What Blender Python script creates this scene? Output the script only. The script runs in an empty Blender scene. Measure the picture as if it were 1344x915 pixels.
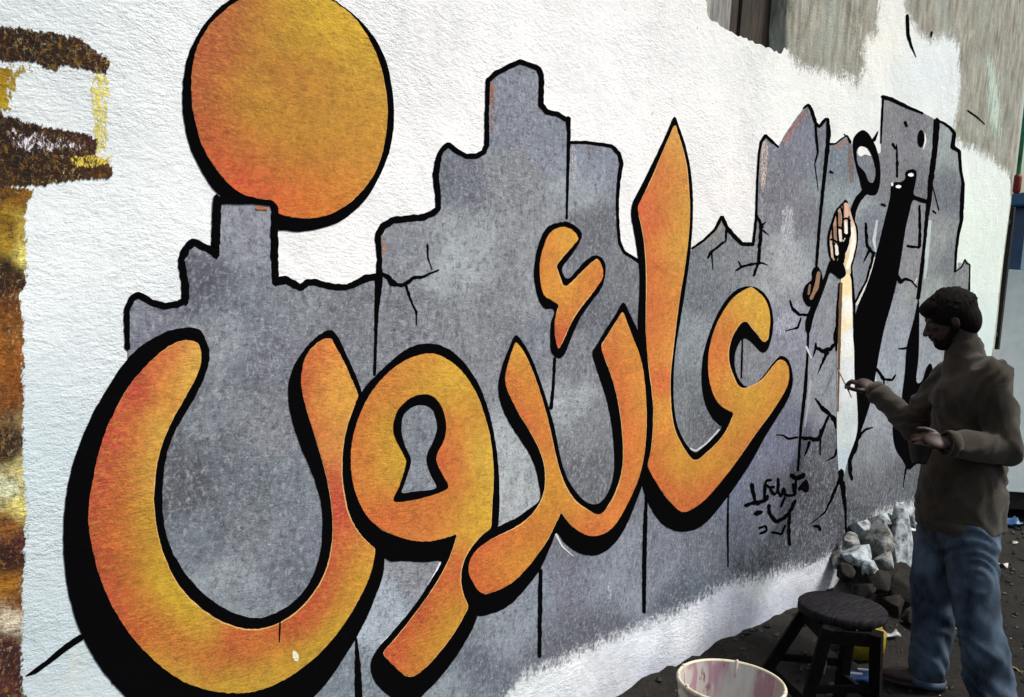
import bpy, bmesh, math, random
import numpy as np
from mathutils import Vector, Matrix, noise as mnoise
from mathutils.geometry import delaunay_2d_cdt

random.seed(7)
rng = np.random.default_rng(7)
scene = bpy.context.scene
col = scene.collection

# ------------------------------------------------------------------ camera
F, CX, CY = 1307.0, 672.0, 457.5
CAM = np.array([0.0, -1.95, 1.65])


def nrm(v):
    v = np.asarray(v, float)
    return v / np.linalg.norm(v)


_x = nrm([1163, -47, 1307])                 # direction of the wall, in camera axes (right, down, forward)
_d = np.array([-892, 13430, 1307.0])
_d = nrm(_d - _x * _d.dot(_x))
_z = -_d
_y = -np.cross(_z, _x)                      # (right, down, fwd) is right handed, so check the sign below
if _y[2] < 0:
    _y = -_y
# rows: world axes expressed in camera axes -> columns of M are camera right/down/forward in world
M = np.array([_x, _y, _z])
RIGHT, DOWN, FWD = M[:, 0], M[:, 1], M[:, 2]
cam_data = bpy.data.cameras.new("camera")
cam = bpy.data.objects.new("camera", cam_data)
col.objects.link(cam)
mw = Matrix.Identity(4)
for i in range(3):
    mw[i][0] = RIGHT[i]; mw[i][1] = -DOWN[i]; mw[i][2] = -FWD[i]; mw[i][3] = CAM[i]
cam.matrix_world = mw
cam_data.sensor_width = 36.0
cam_data.lens = F / 1344.0 * 36.0
cam_data.clip_start = 0.02
cam_data.clip_end = 2000
scene.camera = cam

# ------------------------------------------------------------------ world, sun, exposure
SUN_EL = math.radians(56)
sun_dir = nrm([0.60, -0.80, math.tan(SUN_EL)])        # towards the sun
w = bpy.data.worlds.new("World")
scene.world = w
w.use_nodes = True
nt = w.node_tree
bg = nt.nodes['Background']
sky = nt.nodes.new('ShaderNodeTexSky')
sky.sky_type = 'NISHITA'
sky.sun_disc = False
sky.sun_elevation = SUN_EL
sky.sun_rotation = math.atan2(sun_dir[0], sun_dir[1])
sky.air_density = 1.6
sky.dust_density = 5.0
sky.ozone_density = 1.5
nt.links.new(sky.outputs[0], bg.inputs[0])
bg.inputs[1].default_value = 0.105
sd = bpy.data.lights.new("sun", 'SUN')
sd.energy = 2.9
sd.angle = math.radians(14)
sd.color = (1.0, 0.96, 0.90)
sun = bpy.data.objects.new("sun", sd)
col.objects.link(sun)
sun.rotation_euler = Vector(sun_dir).to_track_quat('Z', 'Y').to_euler()
sun.location = (3, -6, 8)
scene.view_settings.view_transform = 'Standard'
scene.view_settings.look = 'None'
scene.view_settings.exposure = 0.58
scene.view_settings.gamma = 1.0


# ------------------------------------------------------------------ geometry of the view
def ray(px, py):
    return ((px - CX) / F) * RIGHT + ((py - CY) / F) * DOWN + FWD


def on_y(px, py, y=0.0):
    r = ray(px, py)
    return CAM + r * ((y - CAM[1]) / r[1])


def on_x(px, py, x):
    r = ray(px, py)
    return CAM + r * ((x - CAM[0]) / r[0])


def on_z(px, py, z):
    r = ray(px, py)
    return CAM + r * ((z - CAM[2]) / r[2])


def P(px, py, depth):
    return Vector(CAM + ray(px, py) * depth)


def wavy(x, z):
    """slow unevenness of the rendered wall, metres towards the street"""
    return 0.0022 * np.sin(3.1 * x + 1.3 * z) + 0.0018 * np.sin(7.3 * z - 2.2 * x + 1.0) + 0.0012 * np.sin(11 * x + 5 * z)


def tag(o, label=None, cat=None, group=None, kind=None):
    if label: o['label'] = label
    if cat: o['category'] = cat
    if group: o['group'] = group
    if kind: o['kind'] = kind
    return o


def link(name, me, mat=None, parent=None):
    o = bpy.data.objects.new(name, me)
    col.objects.link(o)
    if mat is not None and me is not None:
        me.materials.clear(); me.materials.append(mat)
    if parent is not None:
        o.parent = parent
        o.matrix_parent_inverse = Matrix.Translation(-parent.location)
    return o


def empty(name, loc=(0, 0, 0)):
    o = bpy.data.objects.new(name, None)
    col.objects.link(o)
    o.location = loc
    o.empty_display_size = 0.1
    return o


# ------------------------------------------------------------------ materials
def lin(c):
    c = c / 255.0
    return c / 12.92 if c <= 0.04045 else ((c + 0.055) / 1.055) ** 2.4


ALB = 0.93


def rgb(r, g, b):
    return (lin(r) * ALB, lin(g) * ALB, lin(b) * ALB)


class NT:
    def __init__(self, name, rough=0.85, spec=0.25):
        self.m = bpy.data.materials.new(name)
        self.m.use_nodes = True
        self.t = self.m.node_tree
        self.b = self.t.nodes['Principled BSDF']
        self.b.inputs['Roughness'].default_value = rough
        self.b.inputs['Specular IOR Level'].default_value = spec
        self._pos = None

    def n(self, typ, **kw):
        nd = self.t.nodes.new(typ)
        for k, v in kw.items():
            setattr(nd, k, v)
        return nd

    def l(self, a, b):
        self.t.links.new(a, b)

    def pos(self, scale=(1, 1, 1), rot=(0, 0, 0)):
        g = self.n('ShaderNodeNewGeometry')
        mp = self.n('ShaderNodeMapping')
        mp.inputs['Scale'].default_value = scale
        mp.inputs['Rotation'].default_value = rot
        self.l(g.outputs['Position'], mp.inputs['Vector'])
        return mp.outputs[0]

    def noise(self, vec, scale, detail=4, rough=0.55, dist=0.0):
        nd = self.n('ShaderNodeTexNoise')
        nd.inputs['Scale'].default_value = scale
        nd.inputs['Detail'].default_value = detail
        nd.inputs['Roughness'].default_value = rough
        nd.inputs['Distortion'].default_value = dist
        self.l(vec, nd.inputs['Vector'])
        return nd.outputs['Fac']

    def math(self, op, a, b=None, c=None, clamp=False):
        nd = self.n('ShaderNodeMath', operation=op)
        nd.use_clamp = clamp
        for i, v in enumerate((a, b, c)):
            if v is None: continue
            if isinstance(v, (int, float)):
                nd.inputs[i].default_value = v
            else:
                self.l(v, nd.inputs[i])
        return nd.outputs[0]

    def range(self, v, a, b, c=0.0, d=1.0):
        nd = self.n('ShaderNodeMapRange')
        self.l(v, nd.inputs[0])
        for i, q in enumerate((a, b, c, d)):
            nd.inputs[i + 1].default_value = q
        return nd.outputs[0]

    def mix(self, f, a, b, mode='MIX'):
        nd = self.n('ShaderNodeMix', data_type='RGBA', blend_type=mode)
        for s, v in ((nd.inputs[0], f), (nd.inputs[6], a), (nd.inputs[7], b)):
            if isinstance(v, (int, float)):
                s.default_value = v
            elif isinstance(v, tuple):
                s.default_value = (v[0], v[1], v[2], 1)
            else:
                self.l(v, s)
        return nd.outputs[2]

    def attr(self, name):
        nd = self.n('ShaderNodeAttribute')
        nd.attribute_name = name
        return nd

    def base(self, c):
        if isinstance(c, tuple):
            self.b.inputs['Base Color'].default_value = (*c, 1)
        else:
            self.l(c, self.b.inputs['Base Color'])
        return self

    def bump(self, h, strength=1.0, dist=0.01):
        nd = self.n('ShaderNodeBump')
        nd.inputs['Strength'].default_value = strength
        nd.inputs['Distance'].default_value = dist
        self.l(h, nd.inputs['Height'])
        self.l(nd.outputs[0], self.b.inputs['Normal'])
        return self

    def plaster(self, amt=1.0):
        """thrown render relief shared by the bare wall and every coat of paint on it"""
        v = self.pos((0.8, 1, 1.9), (0, -0.62, 0))
        a = self.noise(v, 62, 4, 0.6, 0.4)
        v2 = self.pos()
        b = self.noise(v2, 210, 3, 0.65)
        c = self.noise(v2, 14, 3, 0.5)
        h = self.math('ADD', self.math('MULTIPLY', a, 0.55), self.math('MULTIPLY', b, 0.30))
        h = self.math('ADD', h, self.math('MULTIPLY', c, 0.6))
        big = self.noise(v2, 2.6, 4, 0.6, 0.5)
        tr = self.noise(self.pos((1, 1, 2.0), (0, -0.8, 0)), 9, 5, 0.7, 1.5)
        h = self.math('MULTIPLY', h, self.range(big, 0.35, 0.65, 0.45, 1.35))
        h = self.math('ADD', h, self.math('MULTIPLY', tr, 0.45))
        self.bump(h, 0.8, 0.0042 * amt)
        return a, b, c

    def alpha(self, a):
        self.l(a, self.b.inputs['Alpha'])
        return self


def mat_paint(name, mottle=0.35, big=0.2, rough=0.8, relief=1.0, streak=None):
    q = NT(name, rough)
    a, b, c = q.plaster(relief)
    base = q.attr('Col').outputs['Color']
    v = q.pos(streak or (1, 1, 1), (0, 0.4, 0))
    n1 = q.noise(v, 45, 5, 0.7, 0.8)
    n2 = q.noise(v, 7, 5, 0.6, 1.2)
    n3 = q.noise(q.pos(), 260, 2, 0.6)
    k = q.math('ADD', q.range(n1, 0.3, 0.7, 1 - mottle, 1 + mottle), q.range(n2, 0.3, 0.7, -big, big))
    k = q.math('MULTIPLY', k, q.range(n3, 0.25, 0.75, 1 - mottle * 0.35, 1 + mottle * 0.35))
    cc = q.n('ShaderNodeCombineColor')
    for i in range(3):
        q.l(k, cc.inputs[i])
    out = q.mix(1.0, base, cc.outputs[0], 'MULTIPLY')
    q.base(out)
    return q


M_orange = mat_paint('orange_paint', 0.28, 0.12, 0.75, 0.9)
q = M_orange
# warm and yellow flecks of sprayed paint
_n = q.noise(q.pos(), 120, 4, 0.7)
_m = q.range(_n, 0.5, 0.72, 0, 0.30)
_src = q.b.inputs['Base Color'].links[0].from_socket
_src = q.mix(1.0, _src, (0.78, 0.80, 0.90), 'MULTIPLY')
q.base(q.mix(_m, _src, rgb(212, 172, 70)))
_n = q.noise(q.pos((1, 1, 2.2), (0, 0.7, 0)), 60, 4, 0.7)
_src = q.b.inputs['Base Color'].links[0].from_socket
_src = q.mix(q.range(_n, 0.54, 0.72, 0, 0.5), _src, rgb(158, 84, 34))
_n = q.noise(q.pos((1, 1, 3.0), (0, -0.3, 0)), 40, 5, 0.75)
q.base(q.mix(q.range(_n, 0.50, 0.68, 0, 0.45), _src, rgb(200, 152, 44)))
M_orange = M_orange.m

qg = mat_paint('grey_wall_paint', 0.20, 0.24, 0.85, 0.9, (1, 1, 0.8))
# brushed light and dark clouds and small white flecks where the render shows through
_src = qg.b.inputs['Base Color'].links[0].from_socket
_n = qg.noise(qg.pos(), 190, 3, 0.75)
_n2 = qg.noise(qg.pos(), 9, 3, 0.6)
_f = qg.math('MULTIPLY', qg.range(_n, 0.60, 0.72, 0, 1), qg.range(_n2, 0.40, 0.66, 0.04, 0.55))
_src = qg.mix(1.0, _src, (1.0, 1.04, 0.96), 'MULTIPLY')
_s1 = qg.noise(qg.pos((1, 1, 0.8), (0, 0.6, 0)), 75, 5, 0.8, 0.6)
_src = qg.mix(qg.range(_s1, 0.50, 0.64, 0, 0.62), _src, rgb(176, 181, 190))
_b1 = qg.noise(qg.pos((1, 1, 0.22), (0, 0.12, 0)), 26, 5, 0.7, 0.8)
_src = qg.mix(qg.range(_b1, 0.54, 0.72, 0, 0.38), _src, rgb(158, 163, 172))
_b2 = qg.noise(qg.pos((0.3, 1, 1.3), (0, 0.5, 0)), 20, 5, 0.7, 0.8)
_src = qg.mix(qg.range(_b2, 0.54, 0.72, 0, 0.38), _src, rgb(90, 93, 102))
_s2 = qg.noise(qg.pos((1, 1, 0.8), (0, 0.2, 0)), 66, 5, 0.8, 0.6)
_src = qg.mix(qg.range(_s2, 0.50, 0.64, 0, 0.72), _src, rgb(66, 66, 80))
_s3 = qg.noise(qg.pos(), 16, 4, 0.6)
_src = qg.mix(qg.range(_s3, 0.52, 0.70, 0, 0.30), _src, rgb(118, 136, 142))
_s4 = qg.noise(qg.pos((1, 1, 1), (0, 1.1, 0)), 19, 4, 0.6)
_src = qg.mix(qg.range(_s4, 0.54, 0.70, 0, 0.12), _src, rgb(136, 126, 142))
_o = qg.mix(_f, _src, rgb(215, 220, 232))
_n = qg.noise(qg.pos(), 210, 2, 0.7)
_o = qg.mix(qg.range(_n, 0.66, 0.76, 0, 0.7), _o, rgb(50, 50, 62))
qg.base(_o)
M_grey = qg.m

qb = NT('black_paint', 1.0, 0.0)
_a = qb.plaster(0.6)
_n = qb.noise(qb.pos(), 160, 3, 0.7)
qb.base(qb.mix(qb.range(_n, 0.62, 0.8, 0, 0.25), (0.0025, 0.0025, 0.003), (0.022, 0.022, 0.026)))
M_black = qb.m


def whitewash_mat():
    q = NT('whitewash', 0.9, 0.15)
    q.plaster(1.25)
    v = q.pos()
    n1 = q.noise(v, 4, 5, 0.6, 0.6)
    n2 = q.noise(q.pos((1, 1, 1.8), (0, 0.6, 0)), 38, 4, 0.65)
    n3 = q.noise(v, 120, 3, 0.7)
    base = q.attr('Col').outputs['Color']
    c = q.mix(q.range(n1, 0.35, 0.7, 0, 0.35), base, rgb(205, 214, 222))
    c = q.mix(q.range(n2, 0.56, 0.74, 0, 0.30), c, rgb(150, 158, 165))
    c = q.mix(q.range(n3, 0.60, 0.74, 0, 0.42), c, rgb(140, 144, 148))
    g1 = q.noise(q.pos((1, 1, 0.5), (0, 0.3, 0)), 2.2, 6, 0.75, 1.0)
    c = q.mix(q.range(g1, 0.52, 0.72, 0, 0.30), c, rgb(178, 182, 184))
    g2 = q.noise(v, 30, 2, 0.5)
    c = q.mix(q.range(g2, 0.74, 0.78, 0, 0.6), c, rgb(96, 92, 90))
    n4 = q.noise(q.pos((1, 1, 0.25)), 9, 4, 0.6)
    c = q.mix(q.range(n4, 0.62, 0.78, 0, 0.22), c, rgb(228, 214, 160))
    q.base(c)
    cov = q.attr('cover').outputs['Fac']
    e1 = q.noise(q.pos((1, 1, 0.85)), 16, 6, 0.75, 0.9)
    e2 = q.noise(v, 90, 4, 0.75)
    e = q.range(q.math('ADD', q.math('MULTIPLY', e1, 0.6), q.math('MULTIPLY', e2, 0.4)), 0.33, 0.67, -0.5, 0.5)
    q.alpha(q.range(q.math('ADD', cov, e), 0.30, 0.74, 0, 1))
    return q.m


M_white = whitewash_mat()


def mat_ragged(name, k=1.0, scale=70, relief=1.0, stretch=(1, 1, 1), mottle=0.25, rot=0.35, cap=1.2, edge=0.08):
    """paint whose edge breaks up into brush flecks: attribute 'cover' against noise"""
    q = mat_paint(name, mottle, 0.12, 0.85, relief)
    cov = q.attr('cover').outputs['Fac']
    v = q.pos(stretch, (0, rot, 0))
    n1 = q.noise(v, scale, 5, 0.75, 0.3)
    n2 = q.noise(v, scale * 3, 3, 0.7, 0.3)
    n = q.math('ADD', q.math('MULTIPLY', n1, 0.65), q.math('MULTIPLY', n2, 0.35))
    n = q.range(n, 0.33, 0.67, -0.5 * k, 0.5 * k)
    s = q.math('ADD', q.math('MINIMUM', cov, cap), n)
    q.alpha(q.range(s, 0.5 - edge, 0.5 + edge, 0, 1))
    return q


_r = mat_ragged('brushed_paint', 1.15, 85, 1.4, (1, 1, 0.5), 0.6, 0.35, 0.98)
_src = _r.b.inputs['Base Color'].links[0].from_socket
_n = _r.noise(_r.pos((1, 1, 0.6), (0, 0.5, 0)), 110, 4, 0.75, 0.4)
_src = _r.mix(_r.range(_n, 0.54, 0.66, 0, 0.6), _src, rgb(150, 108, 26))
_n = _r.noise(_r.pos((1, 1, 0.7), (0, 0.2, 0)), 130, 4, 0.8, 0.6)
_n2 = _r.noise(_r.pos(), 6, 3, 0.6)
_src = _r.mix(_r.math('MULTIPLY', _r.range(_n, 0.56, 0.64, 0, 1), _r.range(_n2, 0.45, 0.62, 0.15, 0.9)), _src, rgb(206, 196, 140))
_n = _r.noise(_r.pos((1, 1, 0.6), (0, -0.4, 0)), 90, 4, 0.75, 0.4)
_r.base(_r.mix(_r.range(_n, 0.55, 0.68, 0, 0.75), _src, rgb(40, 18, 12)))
M_rag = _r.m
M_streak = mat_ragged('runny_lime', 1.0, 60, 1.0, (1.3, 1, 0.10), 0.15, 0.0, 0.62).m
M_fleck = mat_ragged('flecked_paint', 1.0, 110, 1.2, (1.2, 1, 0.55), 0.3, 0.5, 0.52).m
M_band = mat_ragged('whitewash_brushed_over', 0.85, 42, 1.5, (1.2, 1, 0.9), 0.12, -0.3, edge=0.26).m
M_smear = mat_ragged('thin_smear_paint', 1.0, 80, 0.9, (1.2, 1, 0.8), 0.15).m


def cement_mat():
    q = NT('bare_cement', 0.92, 0.15)
    q.plaster(1.3)
    v = q.pos()
    st = q.pos((1, 1, 0.30))
    n1 = q.noise(st, 18, 5, 0.65, 0.4)
    n2 = q.noise(v, 3, 4, 0.6)
    n3 = q.noise(v, 70, 4, 0.7)
    c = q.mix(q.range(n1, 0.3, 0.7), rgb(104, 101, 92), rgb(178, 178, 166))
    c = q.mix(q.range(n2, 0.45, 0.7, 0, 0.6), c, rgb(158, 166, 160))
    c = q.mix(q.range(n3, 0.55, 0.75, 0, 0.5), c, rgb(96, 88, 78))
    n5 = q.noise(q.pos((1, 1, 0.2)), 34, 5, 0.7)
    c = q.mix(q.range(n5, 0.56, 0.72, 0, 0.5), c, rgb(212, 222, 208))
    q.base(c)
    return q.m


M_cement = cement_mat()


def simple(name, c1, c2=None, scale=30, rough=0.7, spec=0.3, bump=0.0, stretch=(1, 1, 1), lo=0.35, hi=0.65, metallic=0):
    q = NT(name, rough, spec)
    q.b.inputs['Metallic'].default_value = metallic
    v = q.pos(stretch)
    n = q.noise(v, scale, 5, 0.65, 0.3)
    q.base(q.mix(q.range(n, lo, hi), c1, c2 or tuple(x * 0.7 for x in c1)))
    if bump:
        q.bump(n, 0.7, bump)
    return q.m


# ------------------------------------------------------------------ paint builder
LAYER = 0.0006


def cr(pts, n=5):
    """closed Catmull-Rom"""
    p = np.array(pts, float)
    N = len(p)
    if N > 20:                                # fair the traced outline, keep its real corners
        for _ in range(3):
            pv, nx = np.roll(p, 1, 0), np.roll(p, -1, 0)
            u, v = p - pv, nx - p
            ang = np.degrees(np.arccos(np.clip((u * v).sum(1) / (np.linalg.norm(u, axis=1) * np.linalg.norm(v, axis=1) + 1e-9), -1, 1)))
            t = np.where(ang < 32, 0.22, 0.0)[:, None]
            p = p * (1 - t) + t * (pv + nx) / 2
    out = []
    for i in range(N):
        a, b, c, d = p[(i - 1) % N], p[i], p[(i + 1) % N], p[(i + 2) % N]
        for t in np.arange(n) / n:
            out.append(0.5 * ((2 * b) + (-a + c) * t + (2 * a - 5 * b + 4 * c - d) * t * t + (-a + 3 * b - 3 * c + d) * t ** 3))
    return np.array(out)


def densify(p, step, closed=True):
    out = []
    N = len(p)
    for i in range(N if closed else N - 1):
        a, b = p[i], p[(i + 1) % N]
        L = np.linalg.norm(b - a)
        k = max(1, int(math.ceil(L / step)))
        for j in range(k):
            out.append(a + (b - a) * j / k)
    if not closed: out.append(p[-1])
    return np.array(out)


def inside(pts, loops):
    x, y = pts[:, 0], pts[:, 1]
    r = np.zeros(len(pts), bool)
    for lp in loops:
        x1, y1 = lp[:, 0], lp[:, 1]
        x2, y2 = np.roll(x1, -1), np.roll(y1, -1)
        for a, b, c, d in zip(x1, y1, x2, y2):
            if b == d: continue
            m = ((b > y) != (d > y)) & (x < (c - a) * (y - b) / (d - b) + a)
            r ^= m
    return r


def edist(pts, loops):
    best = np.full(len(pts), 1e9)
    for lp in loops:
        q = np.roll(lp, -1, axis=0)
        for a, b in zip(lp, q):
            ab = b - a
            L = ab.dot(ab) + 1e-12
            t = np.clip(((pts - a) @ ab) / L, 0, 1)
            d = np.hypot(*(pts - (a + t[:, None] * ab)).T)
            best = np.minimum(best, d)
    return best


def wall2d(px_pts, layer):
    out = []
    for x, y in px_pts:
        p = on_y(x, y, -LAYER * layer)
        out.append((p[0], p[2]))
    return np.array(out)


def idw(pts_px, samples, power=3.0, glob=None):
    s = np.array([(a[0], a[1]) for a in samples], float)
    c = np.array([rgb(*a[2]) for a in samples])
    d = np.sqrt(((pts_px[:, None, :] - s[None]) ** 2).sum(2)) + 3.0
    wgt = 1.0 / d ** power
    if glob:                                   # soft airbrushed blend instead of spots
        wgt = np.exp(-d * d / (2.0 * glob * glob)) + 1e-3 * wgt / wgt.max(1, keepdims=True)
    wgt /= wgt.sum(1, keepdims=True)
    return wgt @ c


def to_px(P3):
    v = P3 - CAM
    X = v @ RIGHT; Y = v @ DOWN; Z = v @ FWD
    return np.stack([X / Z * F + CX, Y / Z * F + CY], 1)


def paint(name, poly, layer, mat, parent, color=(128, 128, 128), samples=None, holes=(), smooth=True,
          grid=0.016, jit=0.0006, cover=None, power=3.0, label=None, raw2d=False, glob=None):
    loops = []
    for k, lp in enumerate([poly] + list(holes)):
        p = np.array(lp, float)
        if smooth and len(p) > 3: p = cr(p, 4)
        p = wall2d(p, layer) if not raw2d else p
        p = densify(p, grid * 0.6)
        if jit:
            nn = np.array([[mnoise.noise(Vector((a * 90, b * 90, 3.1))), mnoise.noise(Vector((a * 90, b * 90, 9.7)))] for a, b in p])
            p = p + nn * jit * 2
        loops.append(p)
    lo = loops[0].min(0); hi = loops[0].max(0)
    gx = np.arange(lo[0], hi[0], grid); gz = np.arange(lo[1], hi[1], grid * 0.87)
    G = np.array([(x + (0.5 * grid if j % 2 else 0), z) for j, z in enumerate(gz) for x in gx]) if len(gx) and len(gz) else np.zeros((0, 2))
    if len(G):
        G = G[inside(G, loops)]
    if len(G):
        allp = np.concatenate([densify(l, grid) for l in loops])
        # drop grid points hugging the outline
        keep = np.ones(len(G), bool)
        if len(G) < 9000:
            keep = edist(G, [l[::2] for l in loops]) > grid * 0.35
        G = G[keep]
    vs, es = [], []
    for l in loops:
        o = len(vs)
        vs += [tuple(v) for v in l]
        es += [(o + i, o + (i + 1) % len(l)) for i in range(len(l))]
    vs += [tuple(v) for v in G]
    cv, ce, cf, *_ = delaunay_2d_cdt([Vector(v) for v in vs], es, [], 0, 1e-6)
    V = np.array([(v[0], v[1]) for v in cv])
    T = np.array([f for f in cf if len(f) == 3])
    cen = V[T].mean(1)
    T = T[inside(cen, loops)]
    a, b, c = V[T[:, 0]], V[T[:, 1]], V[T[:, 2]]
    area = (b[:, 0] - a[:, 0]) * (c[:, 1] - a[:, 1]) - (b[:, 1] - a[:, 1]) * (c[:, 0] - a[:, 0])
    T[area < 0] = T[area < 0][:, ::-1]          # face -Y
    used = np.unique(T); mp = -np.ones(len(V), int); mp[used] = np.arange(len(used))
    V = V[used]; T = mp[T]
    P3 = np.stack([V[:, 0], -LAYER * layer - wavy(V[:, 0], V[:, 1]), V[:, 1]], 1)
    me = bpy.data.meshes.new(name)
    me.from_pydata(P3.tolist(), [], T.tolist())
    px = to_px(P3)
    C = idw(px, samples, power, glob) if samples else np.tile(np.array(rgb(*color)), (len(V), 1))
    ca = me.color_attributes.new('Col', 'FLOAT_COLOR', 'POINT')
    ca.data.foreach_set('color', np.concatenate([C, np.ones((len(V), 1))], 1).astype('f').ravel())
    if cover is not None:
        cv_ = cover(V, px, loops)
        at = me.attributes.new('cover', 'FLOAT', 'POINT')
        at.data.foreach_set('value', np.clip(cv_, -1, 2).astype('f'))
    for pl in me.polygons: pl.use_smooth = True
    o = link(name, me, mat, parent)
    if label: o['label'] = label
    return o


def edge_cover(width):
    return lambda V, px, loops: edist(V, loops) / width


def stroke(name, pts, widths, layer, mat, parent, color=(0, 0, 0), rough=0.14, label=None, step=3.0, smooth=False):
    """a brushed line: pts in photo pixels, widths in pixels"""
    p = np.array(pts, float)
    wd = np.interp(np.linspace(0, 1, len(p)), np.linspace(0, 1, len(widths)), widths) if not np.isscalar(widths) else np.full(len(p), widths)
    seg = np.r_[0, np.cumsum(np.hypot(*np.diff(p, axis=0).T))]
    n = max(2, int(seg[-1] / step) + 1)
    t = np.linspace(0, seg[-1], n)
    t = np.unique(np.concatenate([t, seg]))
    x = np.interp(t, seg, p[:, 0]); y = np.interp(t, seg, p[:, 1]); ww = np.interp(t, seg, wd)
    if len(x) > 4:
        for _ in range(1):
            x[1:-1] = (x[:-2] + 2 * x[1:-1] + x[2:]) / 4; y[1:-1] = (y[:-2] + 2 * y[1:-1] + y[2:]) / 4
    dx = np.gradient(x); dy = np.gradient(y)
    L = np.hypot(dx, dy) + 1e-9
    nx, ny = -dy / L, dx / L
    sc = np.array([[mnoise.noise(Vector((a * 0.17, b * 0.17, 1))), mnoise.noise(Vector((a * 0.17, b * 0.17, 5)))] for a, b in zip(x, y)])
    w1 = ww * 0.5 * (1 + rough * 2 * sc[:, 0]); w2 = ww * 0.5 * (1 + rough * 2 * sc[:, 1])
    A = wall2d(np.stack([x + nx * w1, y + ny * w1], 1), layer)
    B = wall2d(np.stack([x - nx * w2, y - ny * w2], 1), layer)
    # rounded tips
    e0 = wall2d([(x[0] - dx[0] / L[0] * ww[0] * 0.45, y[0] - dy[0] / L[0] * ww[0] * 0.45)], layer)
    e1 = wall2d([(x[-1] + dx[-1] / L[-1] * ww[-1] * 0.45, y[-1] + dy[-1] / L[-1] * ww[-1] * 0.45)], layer)
    V = np.concatenate([A, B, e0, e1]); n = len(A)
    Fc = [(i, i + 1, n + i + 1, n + i) for i in range(n - 1)] + [(0, n, 2 * n), (n - 1, 2 * n - 1, 2 * n + 1)]
    P3 = np.stack([V[:, 0], -LAYER * layer - wavy(V[:, 0], V[:, 1]), V[:, 1]], 1)
    me = bpy.data.meshes.new(name)
    me.from_pydata(P3.tolist(), [], Fc)
    ca = me.color_attributes.new('Col', 'FLOAT_COLOR', 'POINT')
    ca.data.foreach_set('color', np.tile(np.array([*rgb(*color), 1.0], 'f'), len(V)))
    o = link(name, me, mat, parent)
    if label: o['label'] = label
    return o


# ------------------------------------------------------------------ ground
def fbm(x, y, s=0.0):
    return mnoise.fractal(Vector((x, y, s)), 1.0, 2.0, 4)


def ground_z(x, y):
    """street level, rising in a bank of trodden dirt against the wall foot"""
    z = 0.0
    if -5 < x < 7.6 and -1.2 < y < 0.5:
        t = max(0.0, min(1.0, (y + 0.50) / 0.42))
        t = t * t * (3 - 2 * t)
        z += 0.095 * t * (1 if x < 6.6 else max(0, (7.6 - x)))
    n = fbm(x * 2.3, y * 2.3)
    if -0.45 < y < 0.1 and 0 < x < 7.4:
        z += 0.030 * mnoise.noise(Vector((x * 7.0, y * 7.0, 4))) + 0.018 * mnoise.noise(Vector((x * 19.0, y * 15.0, 8)))
    z += 0.012 * n * (1.0 if abs(x) < 12 and abs(y) < 12 else 0)
    return z


def soil_mat():
    q = NT('trodden_dirt', 0.95, 0.15)
    v = q.pos()
    n1 = q.noise(v, 3, 5, 0.6)
    n2 = q.noise(v, 45, 5, 0.75)
    n3 = q.noise(v, 160, 4, 0.7)
    c = q.mix(q.range(n1, 0.35, 0.65), (0.008, 0.0075, 0.007), (0.024, 0.022, 0.019))
    c = q.mix(q.range(n2, 0.5, 0.75, 0, 0.5), c, (0.045, 0.042, 0.035))
    c = q.mix(q.range(n3, 0.68, 0.78, 0, 0.5), c, (0.13, 0.13, 0.12))
    q.base(c)
    h = q.math('ADD', n2, q.math('MULTIPLY', n3, 0.5))
    q.bump(h, 0.9, 0.02)
    return q.m


M_soil = soil_mat()
xs = np.unique(np.concatenate([np.linspace(-300, -10, 12), np.linspace(-10, 0, 12), np.arange(0, 9, 0.06), np.linspace(9, 20, 14), np.linspace(20, 300, 14)]))
ys = np.unique(np.concatenate([np.linspace(-300, -10, 12), np.linspace(-10, -3, 10), np.arange(-3, 0.61, 0.045), np.linspace(0.7, 10, 8), np.linspace(10, 300, 12)]))
gv = [(x, y, ground_z(x, y)) for y in ys for x in xs]
nx_ = len(xs)
gf = [(j * nx_ + i, j * nx_ + i + 1, (j + 1) * nx_ + i + 1, (j + 1) * nx_ + i) for j in range(len(ys) - 1) for i in range(nx_ - 1)]
me = bpy.data.meshes.new('ground'); me.from_pydata(gv, [], gf)
for p_ in me.polygons: p_.use_smooth = True
tag(link('ground', me, M_soil), kind='structure')

# ------------------------------------------------------------------ the wall
wall = empty('painted_wall', (2.0, 0, 0))
tag(wall, 'long white rendered wall painted with orange Arabic letters, an orange disc and grey slabs', 'wall', kind='thing')
WX0, WX1, WTOP = -3.0, 7.0, 4.3
hb = [on_y(x, y)[[0, 2]] for x, y in ((931, 24), (1027, 70))]
hole = np.array([on_y(x, y)[[0, 2]] for x, y in ((931, 24), (938, 33), (950, 39), (962, 44), (975, 52), (990, 60), (1006, 64), (1018, 71), (1030, 76))] + [[hb[1][0], hb[1][1] + 0.1], [hb[1][0] - 0.01, WTOP - 0.5], [hb[0][0], WTOP - 0.5]])
outer = np.array([[WX0, -0.1], [WX1, -0.1], [WX1, WTOP], [WX0, WTOP]])
wb = paint('wall_body', outer, 0, M_cement, wall, (150, 150, 140), holes=[hole], smooth=False, grid=0.07, jit=0, raw2d=True,
           label='bare grey cement render of the wall')
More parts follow.
